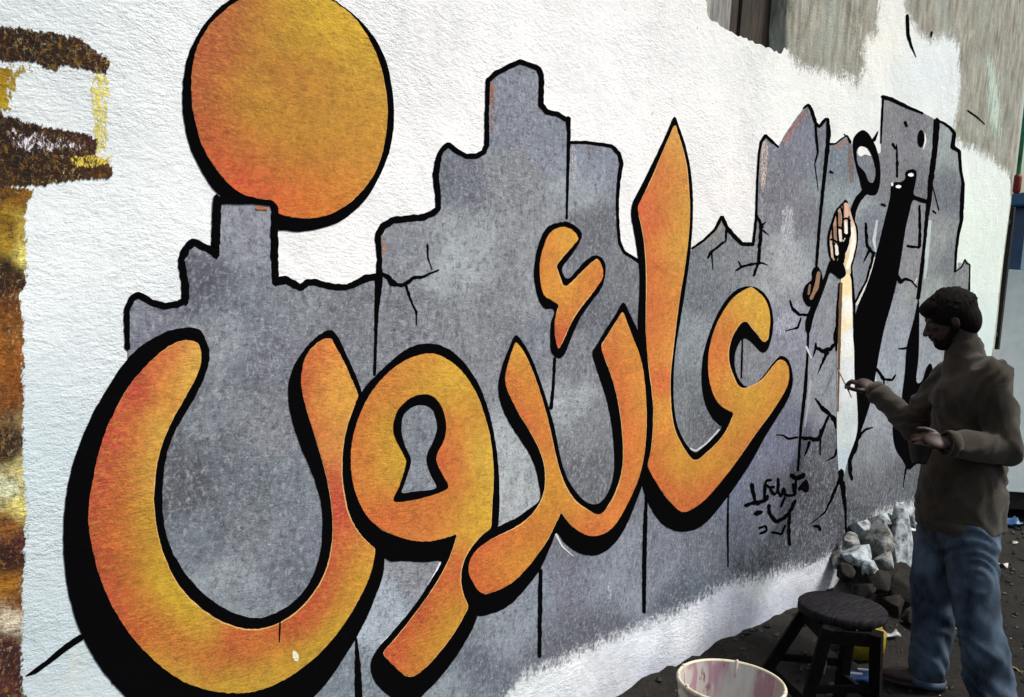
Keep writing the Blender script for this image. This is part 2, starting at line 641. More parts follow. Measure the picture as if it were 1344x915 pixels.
# give the wall its thickness: back face, ends, top and the reveal of the boarded opening
bm = bmesh.new(); bm.from_mesh(wb.data)
be = [e for e in bm.edges if e.is_boundary]
r_ = bmesh.ops.extrude_edge_only(bm, edges=be)
for v in [g for g in r_['geom'] if isinstance(g, bmesh.types.BMVert)]:
    v.co.y = 0.32
bv = [bm.verts.new((WX0, 0.319, -0.1)), bm.verts.new((WX0, 0.319, WTOP)), bm.verts.new((WX1, 0.319, WTOP)), bm.verts.new((WX1, 0.319, -0.1))]
bm.faces.new(bv)
bmesh.ops.recalc_face_normals(bm, faces=bm.faces)
bm.to_mesh(wb.data); bm.free()

# whitewashed field (the cement shows at the top right)
WW = [(-260, -400), (905, -400), (920, -60), (925, -10), (929, 22), (945, 34), (965, 44), (990, 56), (1012, 65), (1026, 72), (1030, 62), (1046, 72),
      (1062, 84), (1080, 82), (1096, 92), (1110, 90), (1126, 100), (1132, 86), (1128, 66), (1136, 45), (1148, 40), (1150, 20), (1152, -20),
      (1190, -24), (1192, 12), (1203, 30), (1212, 42), (1225, 45), (1240, 38), (1252, 44), (1261, 58), (1262, 110), (1258, 150), (1252, 172),
      (1262, 182), (1285, 190), (1300, 200), (1316, 215), (1326, 225), (1330, 262), (1318, 340), (1306, 430), (1290, 560), (1280, 640), (1266, 720),
      (1200, 748), (1100, 782), (1000, 834), (920, 872), (820, 930), (700, 1000), (300, 1300), (-260, 1300)]
ws = [(100, 300, (232, 240, 244)), (600, 150, (250, 250, 252)), (800, 100, (248, 248, 250)), (60, 600, (196, 212, 220)), (60, 850, (188, 206, 214)),  # brighter top, cooler dim lower left: light falloff put into the limewash colour
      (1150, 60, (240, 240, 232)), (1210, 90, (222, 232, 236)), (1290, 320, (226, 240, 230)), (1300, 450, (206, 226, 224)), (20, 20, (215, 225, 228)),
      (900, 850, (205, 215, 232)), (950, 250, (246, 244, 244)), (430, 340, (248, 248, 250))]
# convert the field to the wall plane (points far outside the picture stay on the wall)
ww2 = wall2d(WW, 1)
ww2[:, 0] = np.clip(ww2[:, 0], WX0 + 0.02, WX1 - 0.02)
ww2[:, 1] = np.clip(ww2[:, 1], 0.02, WTOP - 0.02)
for i, (x, y) in enumerate(WW):
    if x < 0: ww2[i, 0] = WX0 + 0.02
    if y <= -400: ww2[i, 1] = WTOP - 0.02
    if y >= 1000: ww2[i, 1] = 0.02
ww2[1, 0] = ww2[2, 0] - 0.02
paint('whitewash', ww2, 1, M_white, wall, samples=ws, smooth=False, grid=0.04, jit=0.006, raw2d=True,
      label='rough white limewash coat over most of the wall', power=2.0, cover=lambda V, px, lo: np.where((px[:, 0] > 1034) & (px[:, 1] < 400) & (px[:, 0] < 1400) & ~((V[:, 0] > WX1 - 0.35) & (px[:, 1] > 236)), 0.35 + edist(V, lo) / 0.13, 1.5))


def dk(sm, k=0.56):
    return [(a, b, tuple(v * k for v in c)) for a, b, c in sm]


def rag(name, poly, color, w=0.03, layer=2, label=None, samples=None, mat=None, grid=0.012, smooth=True, power=3.0):
    return paint(name, poly, layer, mat or M_rag, wall, color, samples, smooth=smooth, grid=grid, jit=0.002,
                 cover=lambda V, px, lo: 0.1 + edist(V, lo) / w, label=label, power=power)


# ragged limewash edge, drips and stains round the bare patch at the top right
for pl, c in (([(1030, 60), (1052, 70), (1075, 80), (1110, 86), (1128, 84), (1130, 66), (1118, 50), (1090, 44), (1050, 48)], (232, 230, 222)),
              ([(1285, 40), (1306, 40), (1322, 90), (1326, 170), (1318, 215), (1296, 205), (1284, 150)], (190, 208, 196)),
              ([(1262, 185), (1262, 150), (1276, 130), (1292, 150), (1298, 195), (1290, 215)], (214, 226, 216)),
              ([(1268, 95), (1290, 100), (1300, 140), (1288, 160), (1270, 140)], (186, 206, 196)),
              ([(1330, 0), (1338, 0), (1334, 120), (1328, 200), (1322, 150), (1326, 60)], (170, 210, 190)),
              ([(1255, -10), (1300, -10), (1310, 30), (1290, 60), (1262, 40)], (190, 196, 186))):
    paint('lime_smear', pl, 2, M_streak, wall, c, grid=0.03, jit=0.002, cover=lambda V, px, lo: -0.12 + edist(V, lo) / 0.30)
stroke('yellow_run', [(521, -10), (519, 60), (517, 130), (516, 230)], [5, 7, 6, 4], 2, M_streak, wall, (238, 226, 170), step=8)
stroke('crack', [(1191, 20), (1192, 45), (1196, 60), (1202, 75)], [4, 5, 3, 1], 3, M_black, wall)
stroke('crack', [(1223, 42), (1222, 48)], [3, 2], 3, M_black, wall)
stroke('crack', [(1270, 145), (1282, 153), (1293, 163)], [2, 2, 1], 3, M_black, wall)
stroke('dark_stain', [(1264, 45), (1266, 90), (1264, 130), (1260, 170)], [6, 9, 6, 4], 2, M_smear, wall, (120, 110, 98))

# ---- old brown and ochre lettering at the left edge
hook_s = [(5, 50, (70, 32, 14)), (60, 60, (52, 22, 12)), (110, 70, (80, 40, 16)), (138, 84, (92, 40, 30)), (90, 92, (84, 46, 14)), (20, 30, (60, 30, 20))]
rag('old_brown_brushwork', [(-60, 20), (0, 30), (30, 34), (60, 38), (96, 45), (125, 62), (146, 80), (138, 102), (112, 94), (88, 90), (70, 96), (40, 84), (0, 84), (-60, 80)],
    0, 0.013, 3, samples=dk(hook_s), label='dark brown brush stroke at the top of the older lettering')
rag('old_ochre_brushwork', [(-60, 78), (0, 80), (46, 84), (44, 96), (28, 108), (26, 124), (20, 146), (0, 152), (-60, 150)], (158, 124, 22), 0.03, 2,
    label='ochre yellow paint between the brown strokes', samples=[(0, 100, (150, 118, 14)), (20, 130, (165, 140, 20)), (30, 90, (196, 170, 50)), (0, 84, (90, 60, 10))])
rag('pale_yellow_line', [(118, 100), (144, 102), (144, 150), (142, 198), (126, 200), (120, 160)], (226, 214, 110), 0.016, 2, mat=M_fleck,
    label='broken pale yellow vertical line')
rag('old_brown_brushwork', [(-60, 142), (0, 144), (30, 156), (70, 164), (128, 176), (130, 202), (150, 214), (148, 236), (110, 240), (60, 246), (0, 250), (-60, 250)],
    0, 0.014, 3, samples=dk([(5, 160, (50, 18, 14)), (60, 175, (70, 28, 26)), (115, 190, (88, 40, 40)), (30, 215, (48, 22, 12)), (135, 225, (112, 66, 26)), (70, 230, (84, 44, 16)), (0, 240, (100, 60, 20))]),
    label='dark brown lower bar of the older lettering')
rag('white_fleck', [(8, 166), (30, 166), (60, 172), (108, 184), (112, 200), (70, 208), (30, 204), (10, 190)], (222, 216, 226), 0.055, 4, mat=M_fleck)
rag('pale_yellow_line', [(88, 204), (146, 202), (148, 214), (120, 222), (92, 216)], (214, 190, 80), 0.012, 4, mat=M_fleck)
cs = [(y_x[0], y_x[1], c) for y_x, c in (((5, 250), (92, 60, 14)), ((25, 265), (120, 80, 20)), ((10, 290), (130, 100, 22)), ((30, 285), (170, 150, 60)), ((8, 318), (150, 120, 30)),
     ((32, 335), (222, 210, 110)), ((10, 350), (40, 22, 12)), ((30, 366), (44, 20, 16)), ((8, 372), (36, 16, 14)), ((20, 395), (92, 48, 18)), ((20, 430), (118, 70, 22)),
     ((15, 470), (130, 74, 22)), ((28, 505), (120, 66, 20)), ((15, 530), (110, 60, 22)), ((25, 552), (120, 100, 70)), ((15, 572), (34, 16, 20)), ((10, 595), (40, 20, 16)),
     ((25, 618), (190, 180, 120)), ((12, 640), (185, 190, 160)), ((25, 665), (200, 190, 110)), ((8, 690), (120, 70, 30)), ((25, 712), (70, 28, 26)), ((12, 735), (44, 14, 18)),
     ((10, 768), (140, 90, 20)), ((25, 790), (110, 66, 30)), ((18, 815), (200, 190, 170)), ((10, 845), (60, 26, 30)), ((22, 870), (52, 22, 26)), ((10, 905), (70, 34, 34)), ((10, 950), (60, 30, 30)))]
rag('old_brown_brushwork', [(-260, 236), (0, 240), (44, 244), (42, 270), (38, 300), (39, 330), (41, 360), (37, 380), (30, 392), (37, 410), (35, 450), (34, 500), (36, 540), (33, 572), (36, 600),
                            (38, 650), (40, 690), (37, 720), (33, 760), (35, 800), (32, 850), (34, 900), (32, 960), (-260, 1000)], 0, 0.016, 3, samples=cs,
    label='mottled brown and ochre upright of the older lettering', power=4.5)
paint('black_brush_line', [(34, 888), (44, 880), (60, 868), (76, 854), (92, 842), (106, 833), (111, 839), (98, 848), (84, 858), (64, 873), (48, 884)], 3, M_black, wall)
stroke('crack', [(40, 734), (55, 731), (73, 728)], [1.5, 2, 1], 2, M_smear, wall, (90, 90, 90))

# ------------------------------------------------------------------ painted grey slabs
GS = [(190, 420, (118, 120, 138)), (300, 300, (128, 130, 146)), (310, 400, (112, 116, 132)), (270, 380, (96, 98, 114)), (290, 440, (128, 132, 146)), (350, 470, (112, 114, 130)),
      (400, 400, (120, 124, 138)), (440, 410, (116, 118, 132)), (240, 600, (96, 98, 112)), (260, 540, (120, 124, 138)), (300, 600, (108, 112, 126)), (350, 560, (122, 124, 138)),
      (250, 700, (112, 118, 132)), (300, 780, (128, 134, 148)), (380, 640, (112, 118, 132)), (400, 740, (106, 110, 126)), (350, 700, (118, 122, 136)), (230, 650, (92, 94, 106)),
      (440, 890, (118, 126, 142)), (540, 750, (132, 134, 148)), (500, 800, (150, 158, 176)), (560, 320, (124, 126, 140)), (600, 300, (138, 142, 154)), (590, 340, (146, 151, 163)), (620, 420, (126, 128, 140)),
      (600, 250, (108, 110, 126)), (650, 150, (120, 124, 142)), (690, 120, (124, 128, 146)), (680, 240, (126, 128, 140)), (730, 200, (120, 124, 142)), (700, 300, (132, 134, 146)),
      (680, 400, (134, 136, 148)), (540, 420, (120, 122, 136)), (670, 640, (156, 160, 172)), (680, 600, (150, 154, 166)), (780, 220, (126, 130, 150)), (755, 250, (140, 146, 160)), (770, 300, (104, 106, 118)),
      (810, 370, (114, 116, 128)), (790, 400, (100, 102, 116)), (700, 430, (120, 122, 138)), (745, 530, (150, 154, 166)), (770, 560, (118, 120, 132)), (780, 630, (104, 106, 118)), (750, 480, (120, 122, 136)),
      (920, 370, (108, 112, 124)), (900, 450, (126, 132, 144)), (910, 520, (112, 116, 126)), (925, 570, (92, 94, 104)), (905, 580, (120, 124, 134)), (985, 480, (120, 122, 134)), (970, 340, (120, 122, 134)),
      (640, 820, (130, 136, 152)), (620, 880, (100, 106, 124)), (600, 900, (130, 138, 152)), (700, 800, (126, 132, 150)), (760, 780, (112, 114, 132)), (800, 770, (126, 132, 150)), (780, 820, (98, 100, 116)),
      (740, 830, (100, 102, 118)), (870, 740, (122, 126, 144)), (920, 730, (104, 108, 124)), (900, 770, (90, 98, 114)), (980, 700, (104, 108, 126)), (975, 640, (110, 116, 140)), (1010, 590, (112, 114, 140)),
      (1020, 640, (86, 88, 106)), (1000, 730, (72, 76, 90)), (1060, 700, (74, 78, 92)), (1110, 690, (66, 68, 80)), (1040, 560, (108, 110, 134)), (1035, 450, (130, 132, 150)), (1030, 350, (150, 152, 164)),
      (1020, 250, (116, 116, 130)), (1040, 200, (110, 112, 130)), (1060, 280, (112, 112, 126)), (1066, 400, (128, 130, 144)), (1100, 230, (108, 116, 132)), (1096, 260, (140, 148, 158)), (1085, 330, (128, 134, 146)),
      (1075, 520, (132, 136, 150)), (1085, 600, (82, 84, 96)), (1065, 640, (70, 72, 84)), (1140, 320, (112, 116, 132)), (1150, 640, (92, 94, 106)), (1140, 600, (120, 124, 136)), (1170, 560, (136, 140, 156)), (1145, 690, (64, 66, 76)),
      (1180, 640, (84, 88, 98)), (1165, 160, (122, 122, 132)), (1200, 160, (110, 110, 122)), (1180, 210, (118, 118, 130)), (1205, 220, (104, 106, 118)), (1205, 300, (124, 124, 136)), (1190, 350, (128, 128, 140)),
      (1180, 430, (138, 142, 158)), (1165, 470, (140, 146, 162)), (1235, 200, (142, 150, 158)), (1245, 250, (100, 104, 118)), (1230, 320, (138, 144, 150)), (1245, 340, (104, 106, 118)), (1225, 380, (140, 148, 152)), (1265, 370, (110, 114, 122))]

BAND_TOP = [(420, 1010), (520, 965), (600, 930), (660, 905), (685, 873), (736, 853), (786, 830), (824, 814), (850, 804), (888, 789), (938, 762), (964, 749), (1000, 744), (1030, 734), (1067, 730), (1105, 706), (1124, 694), (1150, 662), (1200, 650), (1262, 640)]


GS = [(a, b, tuple(m + (v - m) * 1.4 for v, m in zip(c, (118, 121, 135)))) for a, b, c in GS]


def band_y(x):
    b = np.array(BAND_TOP)
    return float(np.interp(x, b[:, 0], b[:, 1]))


def slab(top, right, left, label, grid=0.02):
    """top: outline left to right; right / left: lines going down"""
    poly = list(left[::-1]) + list(top) + list(right)
    return paint('painted_slab', poly, 2, M_grey, wall, samples=GS, smooth=False, grid=grid, jit=0.001, power=3.5, label=label, glob=17)


def down(x0, x1, y0, n=6, extra=26):
    yb = band_y(x1) + extra
    return [(x0 + (x1 - x0) * i / n, y0 + (yb - y0) * i / n) for i in range(1, n + 1)]


T1 = [(168, 458), (167, 407), (175, 391), (182, 387), (200, 397), (217, 402), (235, 399), (244, 393), (243, 370), (238, 342), (245, 326), (254, 317), (265, 323), (283, 331), (284, 300), (286, 264), (330, 264), (358, 266), (361, 300),
      (361, 340), (362, 370), (375, 367), (385, 373), (395, 378), (403, 371), (413, 370), (425, 374), (440, 377), (455, 377), (468, 371), (480, 365), (493, 363)]
s1 = slab(T1, [(493, 407), (491, 460), (489, 520), (484, 600), (478, 720), (470, 860), (468, 1000)], [(168, 470), (200, 600), (180, 760), (240, 860), (330, 890), (380, 960), (360, 1040)],
          'leftmost grey slab with a stepped top, behind the bowl-shaped letter')
T2 = [(495, 363), (496, 340), (495, 309), (502, 297), (515, 289), (535, 287), (555, 285), (568, 280), (575, 274), (575, 255), (572, 230), (576, 207), (580, 197), (589, 190), (598, 197), (611, 205), (626, 205), (635, 200), (639, 190),
      (639, 150), (640, 106), (651, 96), (669, 87), (683, 81), (695, 85), (708, 90), (712, 101), (711, 137), (719, 147), (733, 150), (745, 157)]
s2 = slab(T2, [(746, 230), (742, 330), (734, 420), (727, 500), (718, 600), (712, 720), (708, 830), (707, 900)], [(493, 407), (491, 460), (489, 520), (484, 600), (478, 720), (470, 860), (468, 1000)],
          'tallest grey slab, stepped up to a tower beside the keyhole letter')
T3 = [(746, 187), (771, 187), (791, 190), (804, 192), (813, 202), (816, 215), (812, 238), (810, 268), (811, 296), (813, 318), (819, 331), (832, 339), (842, 345)]
s3 = slab(T3, [(860, 420), (870, 520), (870, 560), (855, 600), (848, 662), (847, 740), (846, 830)], [(746, 230), (742, 330), (734, 420), (727, 500), (718, 600), (712, 720), (708, 830), (707, 900)],
          'grey slab with a rounded corner between the hook mark and the tall stroke')
T4 = [(893, 380), (900, 345), (909, 326), (923, 316), (938, 301), (947, 284), (953, 298), (964, 311), (974, 320), (989, 321)]
s4 = slab(T4, [(986, 370), (984, 430), (975, 480), (971, 540), (962, 620), (956, 700), (955, 770)], [(870, 440), (868, 520), (868, 560), (855, 600), (848, 662), (847, 740), (846, 830)],
          'low grey slab with a torn pointed top, right of the tall stroke')
T5 = [(989, 318), (992, 287), (993, 238), (995, 203), (998, 186), (1004, 178), (1011, 186), (1020, 193), (1029, 177), (1043, 157), (1055, 142), (1061, 137), (1065, 144), (1070, 161), (1075, 167), (1079, 161), (1084, 156)]
s5 = slab(T5, [(1085, 199), (1081, 238), (1076, 297), (1072, 349), (1065, 400), (1059, 460), (1056, 511), (1051, 561), (1046, 622), (1040, 680), (1036, 755)],
          [(986, 370), (984, 430), (975, 480), (971, 540), (962, 620), (956, 700), (955, 770)], 'grey slab with two jagged peaks and the signature at its foot')
T6 = [(1086, 160), (1088, 189), (1096, 190), (1106, 181), (1112, 177), (1117, 185), (1122, 200), (1145, 205), (1156, 200), (1157, 160), (1159, 126), (1171, 130), (1187, 139), (1210, 148), (1229, 158)]
s6 = slab(T6, [(1227, 193), (1222, 234), (1219, 264), (1216, 280), (1212, 328), (1208, 364), (1204, 400), (1196, 470), (1188, 560), (1176, 640), (1170, 690)],
          [(1085, 199), (1081, 238), (1076, 297), (1072, 349), (1065, 400), (1059, 460), (1056, 511), (1051, 561), (1046, 622), (1040, 680), (1036, 755)],
          'wide cracked grey slab behind the raised fist and black arm')
T7 = [(1229, 158), (1236, 160), (1247, 168), (1252, 174), (1250, 193), (1259, 199), (1261, 224), (1264, 241), (1262, 266), (1261, 290), (1257, 306), (1254, 331), (1253, 356), (1262, 349), (1266, 340), (1273, 347)]
s7 = slab(T7, [(1271, 400), (1266, 480), (1258, 560), (1250, 660)], [(1227, 193), (1222, 234), (1219, 264), (1216, 280), (1212, 328), (1208, 364), (1204, 400), (1196, 470), (1188, 560), (1176, 640), (1170, 690)],
          'last grey slab at the right end, above the painter')


# black lines of the slabs
def line(par, pts, w_, name='edge_line', layer=3):
    return stroke(name, pts, w_, layer, M_black, par)


line(s1, T1[:8] + [(244, 398)], [7, 9, 9, 8])
line(s1, T1[7:14] + [(284, 336)], [10, 10, 10])
line(s1, T1[13:16] + [(290, 264), (330, 264), (356, 266), (361, 272), (361, 300), (361, 340), (362, 372)], [11, 11, 7, 8, 10, 10])
line(s1, T1[20:], [11, 9, 9, 8, 10])
line(s2, [(496, 372), (497, 340), (495, 309)], [9, 7, 8])
line(s2, T2[2:12], [9, 9, 8, 8])
line(s2, T2[10:20] + [(640, 106)], [7, 7, 7, 6])
line(s2, T2[20:], [7, 7, 7, 8, 6])
line(s1, [(496, 362), (495, 380), (493, 407), (492, 440), (491, 492)], [10, 9, 6, 4, 4])
line(s1, [(467, 838), (469, 870), (470, 900), (471, 940)], [3, 8, 10, 10])
line(s2, [(747, 155), (748, 177), (746, 230), (744, 287)], [7, 5, 4, 3])
line(s2, [(728, 470), (726, 511), (723, 536)], [4, 4, 5])
line(s2, [(709, 748), (709, 800), (708, 862)], [5, 6, 5])
line(s3, T3[:], [4, 5, 6, 4, 4, 5])
line(s3, [(849, 650), (848, 690), (847, 740), (846, 804)], [4, 6, 6, 5])
line(s4, T4[2:], [3, 4, 6, 5])
line(s4, [(974, 445), (973, 470), (972, 496)], [2, 3, 2])
line(s4, [(957, 645), (956, 690), (956, 744)], [2, 3, 2])
line(s5, T5[:6] , [4, 3, 3, 5])
line(s5, [(1004, 178), (1011, 185), (1020, 193)], [4, 4, 3])
line(s5, T5[10:], [3, 5, 4, 4])
line(s5, [(1070, 161), (1071, 180), (1073, 200), (1069, 215), (1074, 250)], [3, 4, 2, 1])
line(s6, [(1086, 156), (1087, 175), (1085, 199), (1081, 238), (1076, 297), (1072, 349)], [4, 7, 5, 4, 4])
line(s6, [(1088, 189), (1096, 189), (1106, 181), (1112, 178), (1116, 187)], [3, 2, 2, 4])
line(s6, [(1060, 425), (1059, 460), (1056, 511), (1051, 561), (1047, 618)], [4, 3, 5, 4, 3])
line(s6, [(1156, 188), (1157, 160), (1159, 127)], [2, 3, 3])
line(s6, [(1158, 127), (1171, 131), (1187, 139), (1210, 149)], [5, 6, 5, 3])
line(s7, [(1229, 158), (1227, 193), (1222, 234), (1219, 264), (1216, 285), (1212, 328), (1208, 364), (1205, 392)], [9, 8, 7, 5, 5, 5])
line(s7, [(1229, 158), (1237, 161), (1247, 168), (1252, 175), (1250, 193), (1259, 199), (1261, 224), (1264, 241), (1262, 266), (1261, 290), (1257, 306), (1254, 331), (1253, 357)], [3, 4, 6, 4, 6, 4, 3])
line(s7, [(1253, 357), (1262, 350), (1266, 340), (1268, 346), (1273, 347), (1272, 385)], [2, 2, 2, 3])

# rust and cream accents along slab edges
for par, pl, c in ((s2, [(641, 108), (650, 100), (651, 130), (649, 165), (643, 188), (641, 150)], (166, 104, 66)),
                   (s2, [(498, 310), (508, 312), (507, 340), (499, 346)], (170, 128, 104)),
                   (s3, [(756, 191), (790, 193), (786, 200), (764, 198)], (170, 110, 60)),
                   (s3, [(750, 192), (760, 196), (758, 240), (750, 236)], (186, 186, 194)),
                   (s4, [(911, 325), (924, 317), (938, 303), (945, 290), (948, 306), (938, 318), (922, 326)], (158, 148, 140)),
                   (s5, [(1023, 190), (1040, 163), (1056, 145), (1058, 152), (1046, 166), (1028, 193)], (188, 108, 70)),
                   (s5, [(997, 190), (1003, 182), (1008, 190), (1007, 220), (1001, 255), (996, 240)], (205, 190, 184)),
                   (s5, [(995, 255), (1002, 260), (1003, 300), (995, 300)], (160, 158, 168)),
                   (s6, [(1092, 192), (1104, 185), (1112, 181), (1110, 190), (1098, 197)], (196, 130, 92)),
                   (s6, [(1112, 190), (1118, 192), (1121, 215), (1122, 240), (1114, 236)], (130, 104, 92)),
                   (s7, [(1253, 345), (1272, 350), (1270, 380), (1256, 380)], (150, 155, 160))):
    o = paint('edge_tint', pl, 2.6, M_fleck, par, c, smooth=True, grid=0.008, jit=0.001, cover=lambda V, px, lo: 0.12 + edist(V, lo) / 0.030)

# white scuffs
for par, pl, c in ((s2, [(590, 300), (604, 290), (612, 310), (600, 345), (586, 355), (582, 330)], (225, 230, 238)),
                   (s2, [(548, 320), (566, 318), (560, 350), (545, 350)], (140, 142, 156)),
                   (s3, [(741, 505), (750, 512), (752, 560), (744, 590), (737, 540)], (226, 230, 238)),
                   (s3, [(752, 760), (772, 770), (768, 782), (750, 778)], (220, 226, 236)),
                   (s3, [(788, 755), (812, 752), (808, 800), (792, 800)], (196, 202, 214)),
                   (s1, [(290, 265), (310, 270), (306, 300), (292, 300)], (176, 180, 192)),
                   (s1, [(246, 330), (262, 326), (262, 360), (250, 372)], (172, 178, 190)),
                   (s1, [(255, 610), (268, 560), (262, 600), (245, 660)], (170, 176, 190)),
                   (s5, [(1020, 270), (1044, 260), (1046, 330), (1020, 330)], (186, 190, 200)),
                   (s5, [(1008, 420), (1050, 380), (1050, 440), (1020, 455)], (176, 178, 196)),
                   (s2, [(478, 806), (500, 780), (512, 800), (490, 840), (472, 834)], (196, 206, 222)),
                   (s2, [(640, 800), (664, 800), (640, 850), (620, 850)], (170, 178, 192))):
    paint('white_scuff', pl, 2.4, M_fleck, par, c, grid=0.012, jit=0.001, cover=lambda V, px, lo: -0.10 + edist(V, lo) / 0.09)

# cracks
CR = [
    (s2, [(499, 360), (507, 362), (513, 370), (518, 374), (528, 374), (542, 364), (555, 363), (565, 358), (575, 354)], [8, 8, 6, 5, 3, 2]),
    (s2, [(532, 375), (535, 386), (541, 402), (545, 409), (545, 427)], [3, 3, 2, 3, 1]),
    (s2, [(560, 321), (561, 339), (566, 354)], [3, 2, 1]),
    (s4, [(953, 301), (952, 316), (941, 325), (933, 331), (929, 339)], [3, 3, 4, 2]),
    (s4, [(934, 331), (936, 354)], [2, 1]),
    (s4, [(966, 355), (974, 350), (986, 347), (1000, 345), (1008, 348)], [2, 4, 3, 1]), (s4, [(969, 343), (974, 351)], [1, 3]),
    (s5, [(993, 283), (999, 296), (997, 320), (996, 344), (990, 362)], [3, 6, 4, 3]), (s5, [(999, 296), (1005, 291)], [3, 1]), (s5, [(998, 300), (1008, 308)], [3, 1]),
    (s5, [(1036, 394), (1039, 405), (1048, 413), (1061, 413)], [2, 4, 4, 3]), (s5, [(1050, 417), (1046, 430), (1030, 434)], [2, 3, 1]),
    (s6, [(1070, 450), (1070, 457), (1081, 461), (1090, 458), (1097, 449)], [2, 5, 6, 4]), (s6, [(1085, 462), (1078, 479), (1073, 490)], [6, 3, 1]), (s6, [(1070, 457), (1066, 469)], [3, 1]),
    (s6, [(1098, 430), (1096, 444), (1099, 460)], [5, 6, 3]), (s6, [(1070, 523), (1079, 535), (1095, 549), (1098, 562)], [2, 5, 6, 4]), (s6, [(1088, 546), (1080, 565), (1074, 577), (1066, 576), (1049, 574)], [3, 5, 6, 4]),
    (s5, [(1047, 574), (1034, 576), (1028, 571), (1019, 571)], [3, 3, 1]), (s6, [(1062, 580), (1058, 593), (1055, 598)], [4, 3, 1]), (s6, [(1077, 564), (1076, 597)], [3, 2]),
    (s6, [(1099, 590), (1095, 600), (1084, 605)], [4, 3, 1]), (s6, [(1102, 628), (1097, 640), (1089, 658), (1082, 672), (1063, 687)], [5, 4, 3, 1]), (s6, [(1107, 633), (1109, 665), (1111, 698)], [4, 4, 3]),
    (s6, [(1103, 633), (1106, 655)], [3, 2]), (s6, [(1128, 570), (1122, 588), (1115, 604), (1116, 621), (1118, 630)], [6, 5, 5, 3]),
    (s6, [(1130, 569), (1137, 563), (1146, 561)], [4, 3, 2]), (s6, [(1150, 483), (1156, 490), (1161, 498), (1172, 499), (1176, 492)], [3, 5, 3, 2]), (s6, [(1161, 498), (1162, 520)], [3, 1]),
    (s6, [(1176, 359), (1181, 371), (1189, 366), (1197, 369), (1203, 377)], [6, 5, 3, 2]), (s6, [(1191, 323), (1206, 325)], [3, 4]), (s6, [(1207, 270), (1207, 323)], [3, 4]), (s6, [(1180, 458), (1193, 457)], [2, 3]),
    (s6, [(1138, 293), (1139, 323), (1148, 333)], [3, 4, 5]), (s6, [(1134, 345), (1139, 335), (1143, 326)], [1, 3, 4]), (s6, [(1147, 335), (1138, 368), (1122, 397)], [4, 3, 3]),
    (s6, [(1177, 190), (1178, 215), (1178, 232)], [2, 3, 3]), (s6, [(1172, 189), (1175, 195)], [5, 4]), (s6, [(1188, 160), (1190, 166)], [4, 3]), (s6, [(1158, 268), (1163, 270)], [4, 3]),
    (s6, [(1168, 300), (1163, 330), (1156, 350)], [2, 2, 1]), (s7, [(1232, 276), (1224, 244)], [2, 1]), (s7, [(1224, 277), (1228, 280)], [3, 2]),
    (s6, [(1183, 590), (1190, 610), (1186, 640)], [4, 3, 1]), (s6, [(1110, 178), (1108, 176)], [2, 2]), (s6, [(1089, 226), (1093, 227)], [4, 2]),
]
for par, pts, wd in CR:
    stroke('crack', pts, wd, 3.4, M_black, par, rough=0.35)
M_cream = mat_paint('cream_paint', 0.12, 0.08, 0.8, 0.8).m
for par, pts, wd, c in ((s6, [(1149, 338), (1140, 370), (1124, 400)], [2.5, 2.5, 3], (214, 210, 206)), (s6, [(1152, 290), (1148, 315), (1150, 330)], [3, 4, 2], (190, 200, 206)),
                     (s2, [(577, 738), (562, 768), (545, 797), (520, 826), (500, 845)], [2, 3, 3, 2], (225, 230, 236)), (s4, [(903, 588), (914, 592), (928, 582), (944, 564)], [2, 2.5, 2], (205, 208, 214)),
                     (s3, [(728, 700), (738, 718), (752, 730)], [3, 2, 1], (210, 215, 224)), (s6, [(1213, 175), (1214, 185), (1211, 196)], [1, 2.5, 1], (235, 235, 235)), (s6, [(1057, 455), (1064, 470)], [3, 2], (200, 205, 212)),
                     (s6, [(1203, 365), (1201, 372), (1193, 368)], [2, 2, 1], (200, 196, 190)), (s7, [(1220, 290), (1216, 330), (1213, 365)], [4, 5, 3], (178, 192, 192)), (s6, [(1145, 480), (1151, 500)], [4, 3], (180, 190, 196)),
                     (s6, [(1063, 500), (1060, 530), (1056, 560)], [4, 4, 2], (160, 166, 176))):
    stroke('highlight_line', pts, wd, 3.2, M_cream, par, c)


# ------------------------------------------------------------------ sun disc
def letter(name, black, orange, samples, label, holes_b=(), lay=4, rim=True, power=3.0, soft=19):
    samples = [(a, b, tuple(min(255, max(0, m + (v - m) * k)) for v, m, k in zip(c, (206, 136, 54), (1.15, 1.12, 0.6)))) for a, b, c in samples]
    e = paint(name, orange, lay + 1.6, M_orange, wall, samples=samples, grid=0.012, jit=0.0008, power=power, label=label, glob=soft)
    paint('black_outline', black, lay, M_black, e, (0, 0, 0), grid=0.03, jit=0.001, holes=holes_b)
    if rim:
        o = np.array(cr(orange, 3))
        nx, ny = np.gradient(o[:, 1]), -np.gradient(o[:, 0])
        L = np.hypot(nx, ny) + 1e-9
        a = 0.5 * np.sum(o[:, 0] * np.roll(o[:, 1], -1) - np.roll(o[:, 0], -1) * o[:, 1])
        s = 1.0 if a > 0 else -1.0
        # a broken pale undercoat rim between the black and the orange
        k = np.array([0.7 + 1.7 * mnoise.noise(Vector((x * 0.045, y * 0.045, 2))) for x, y in o])
        o2 = np.stack([o[:, 0] + s * nx / L * k, o[:, 1] + s * ny / L * k], 1)
        paint('pale_rim', o2[::2], lay + 0.8, M_cream, e, (214, 168, 104), grid=0.03, jit=0.0008)
    return e


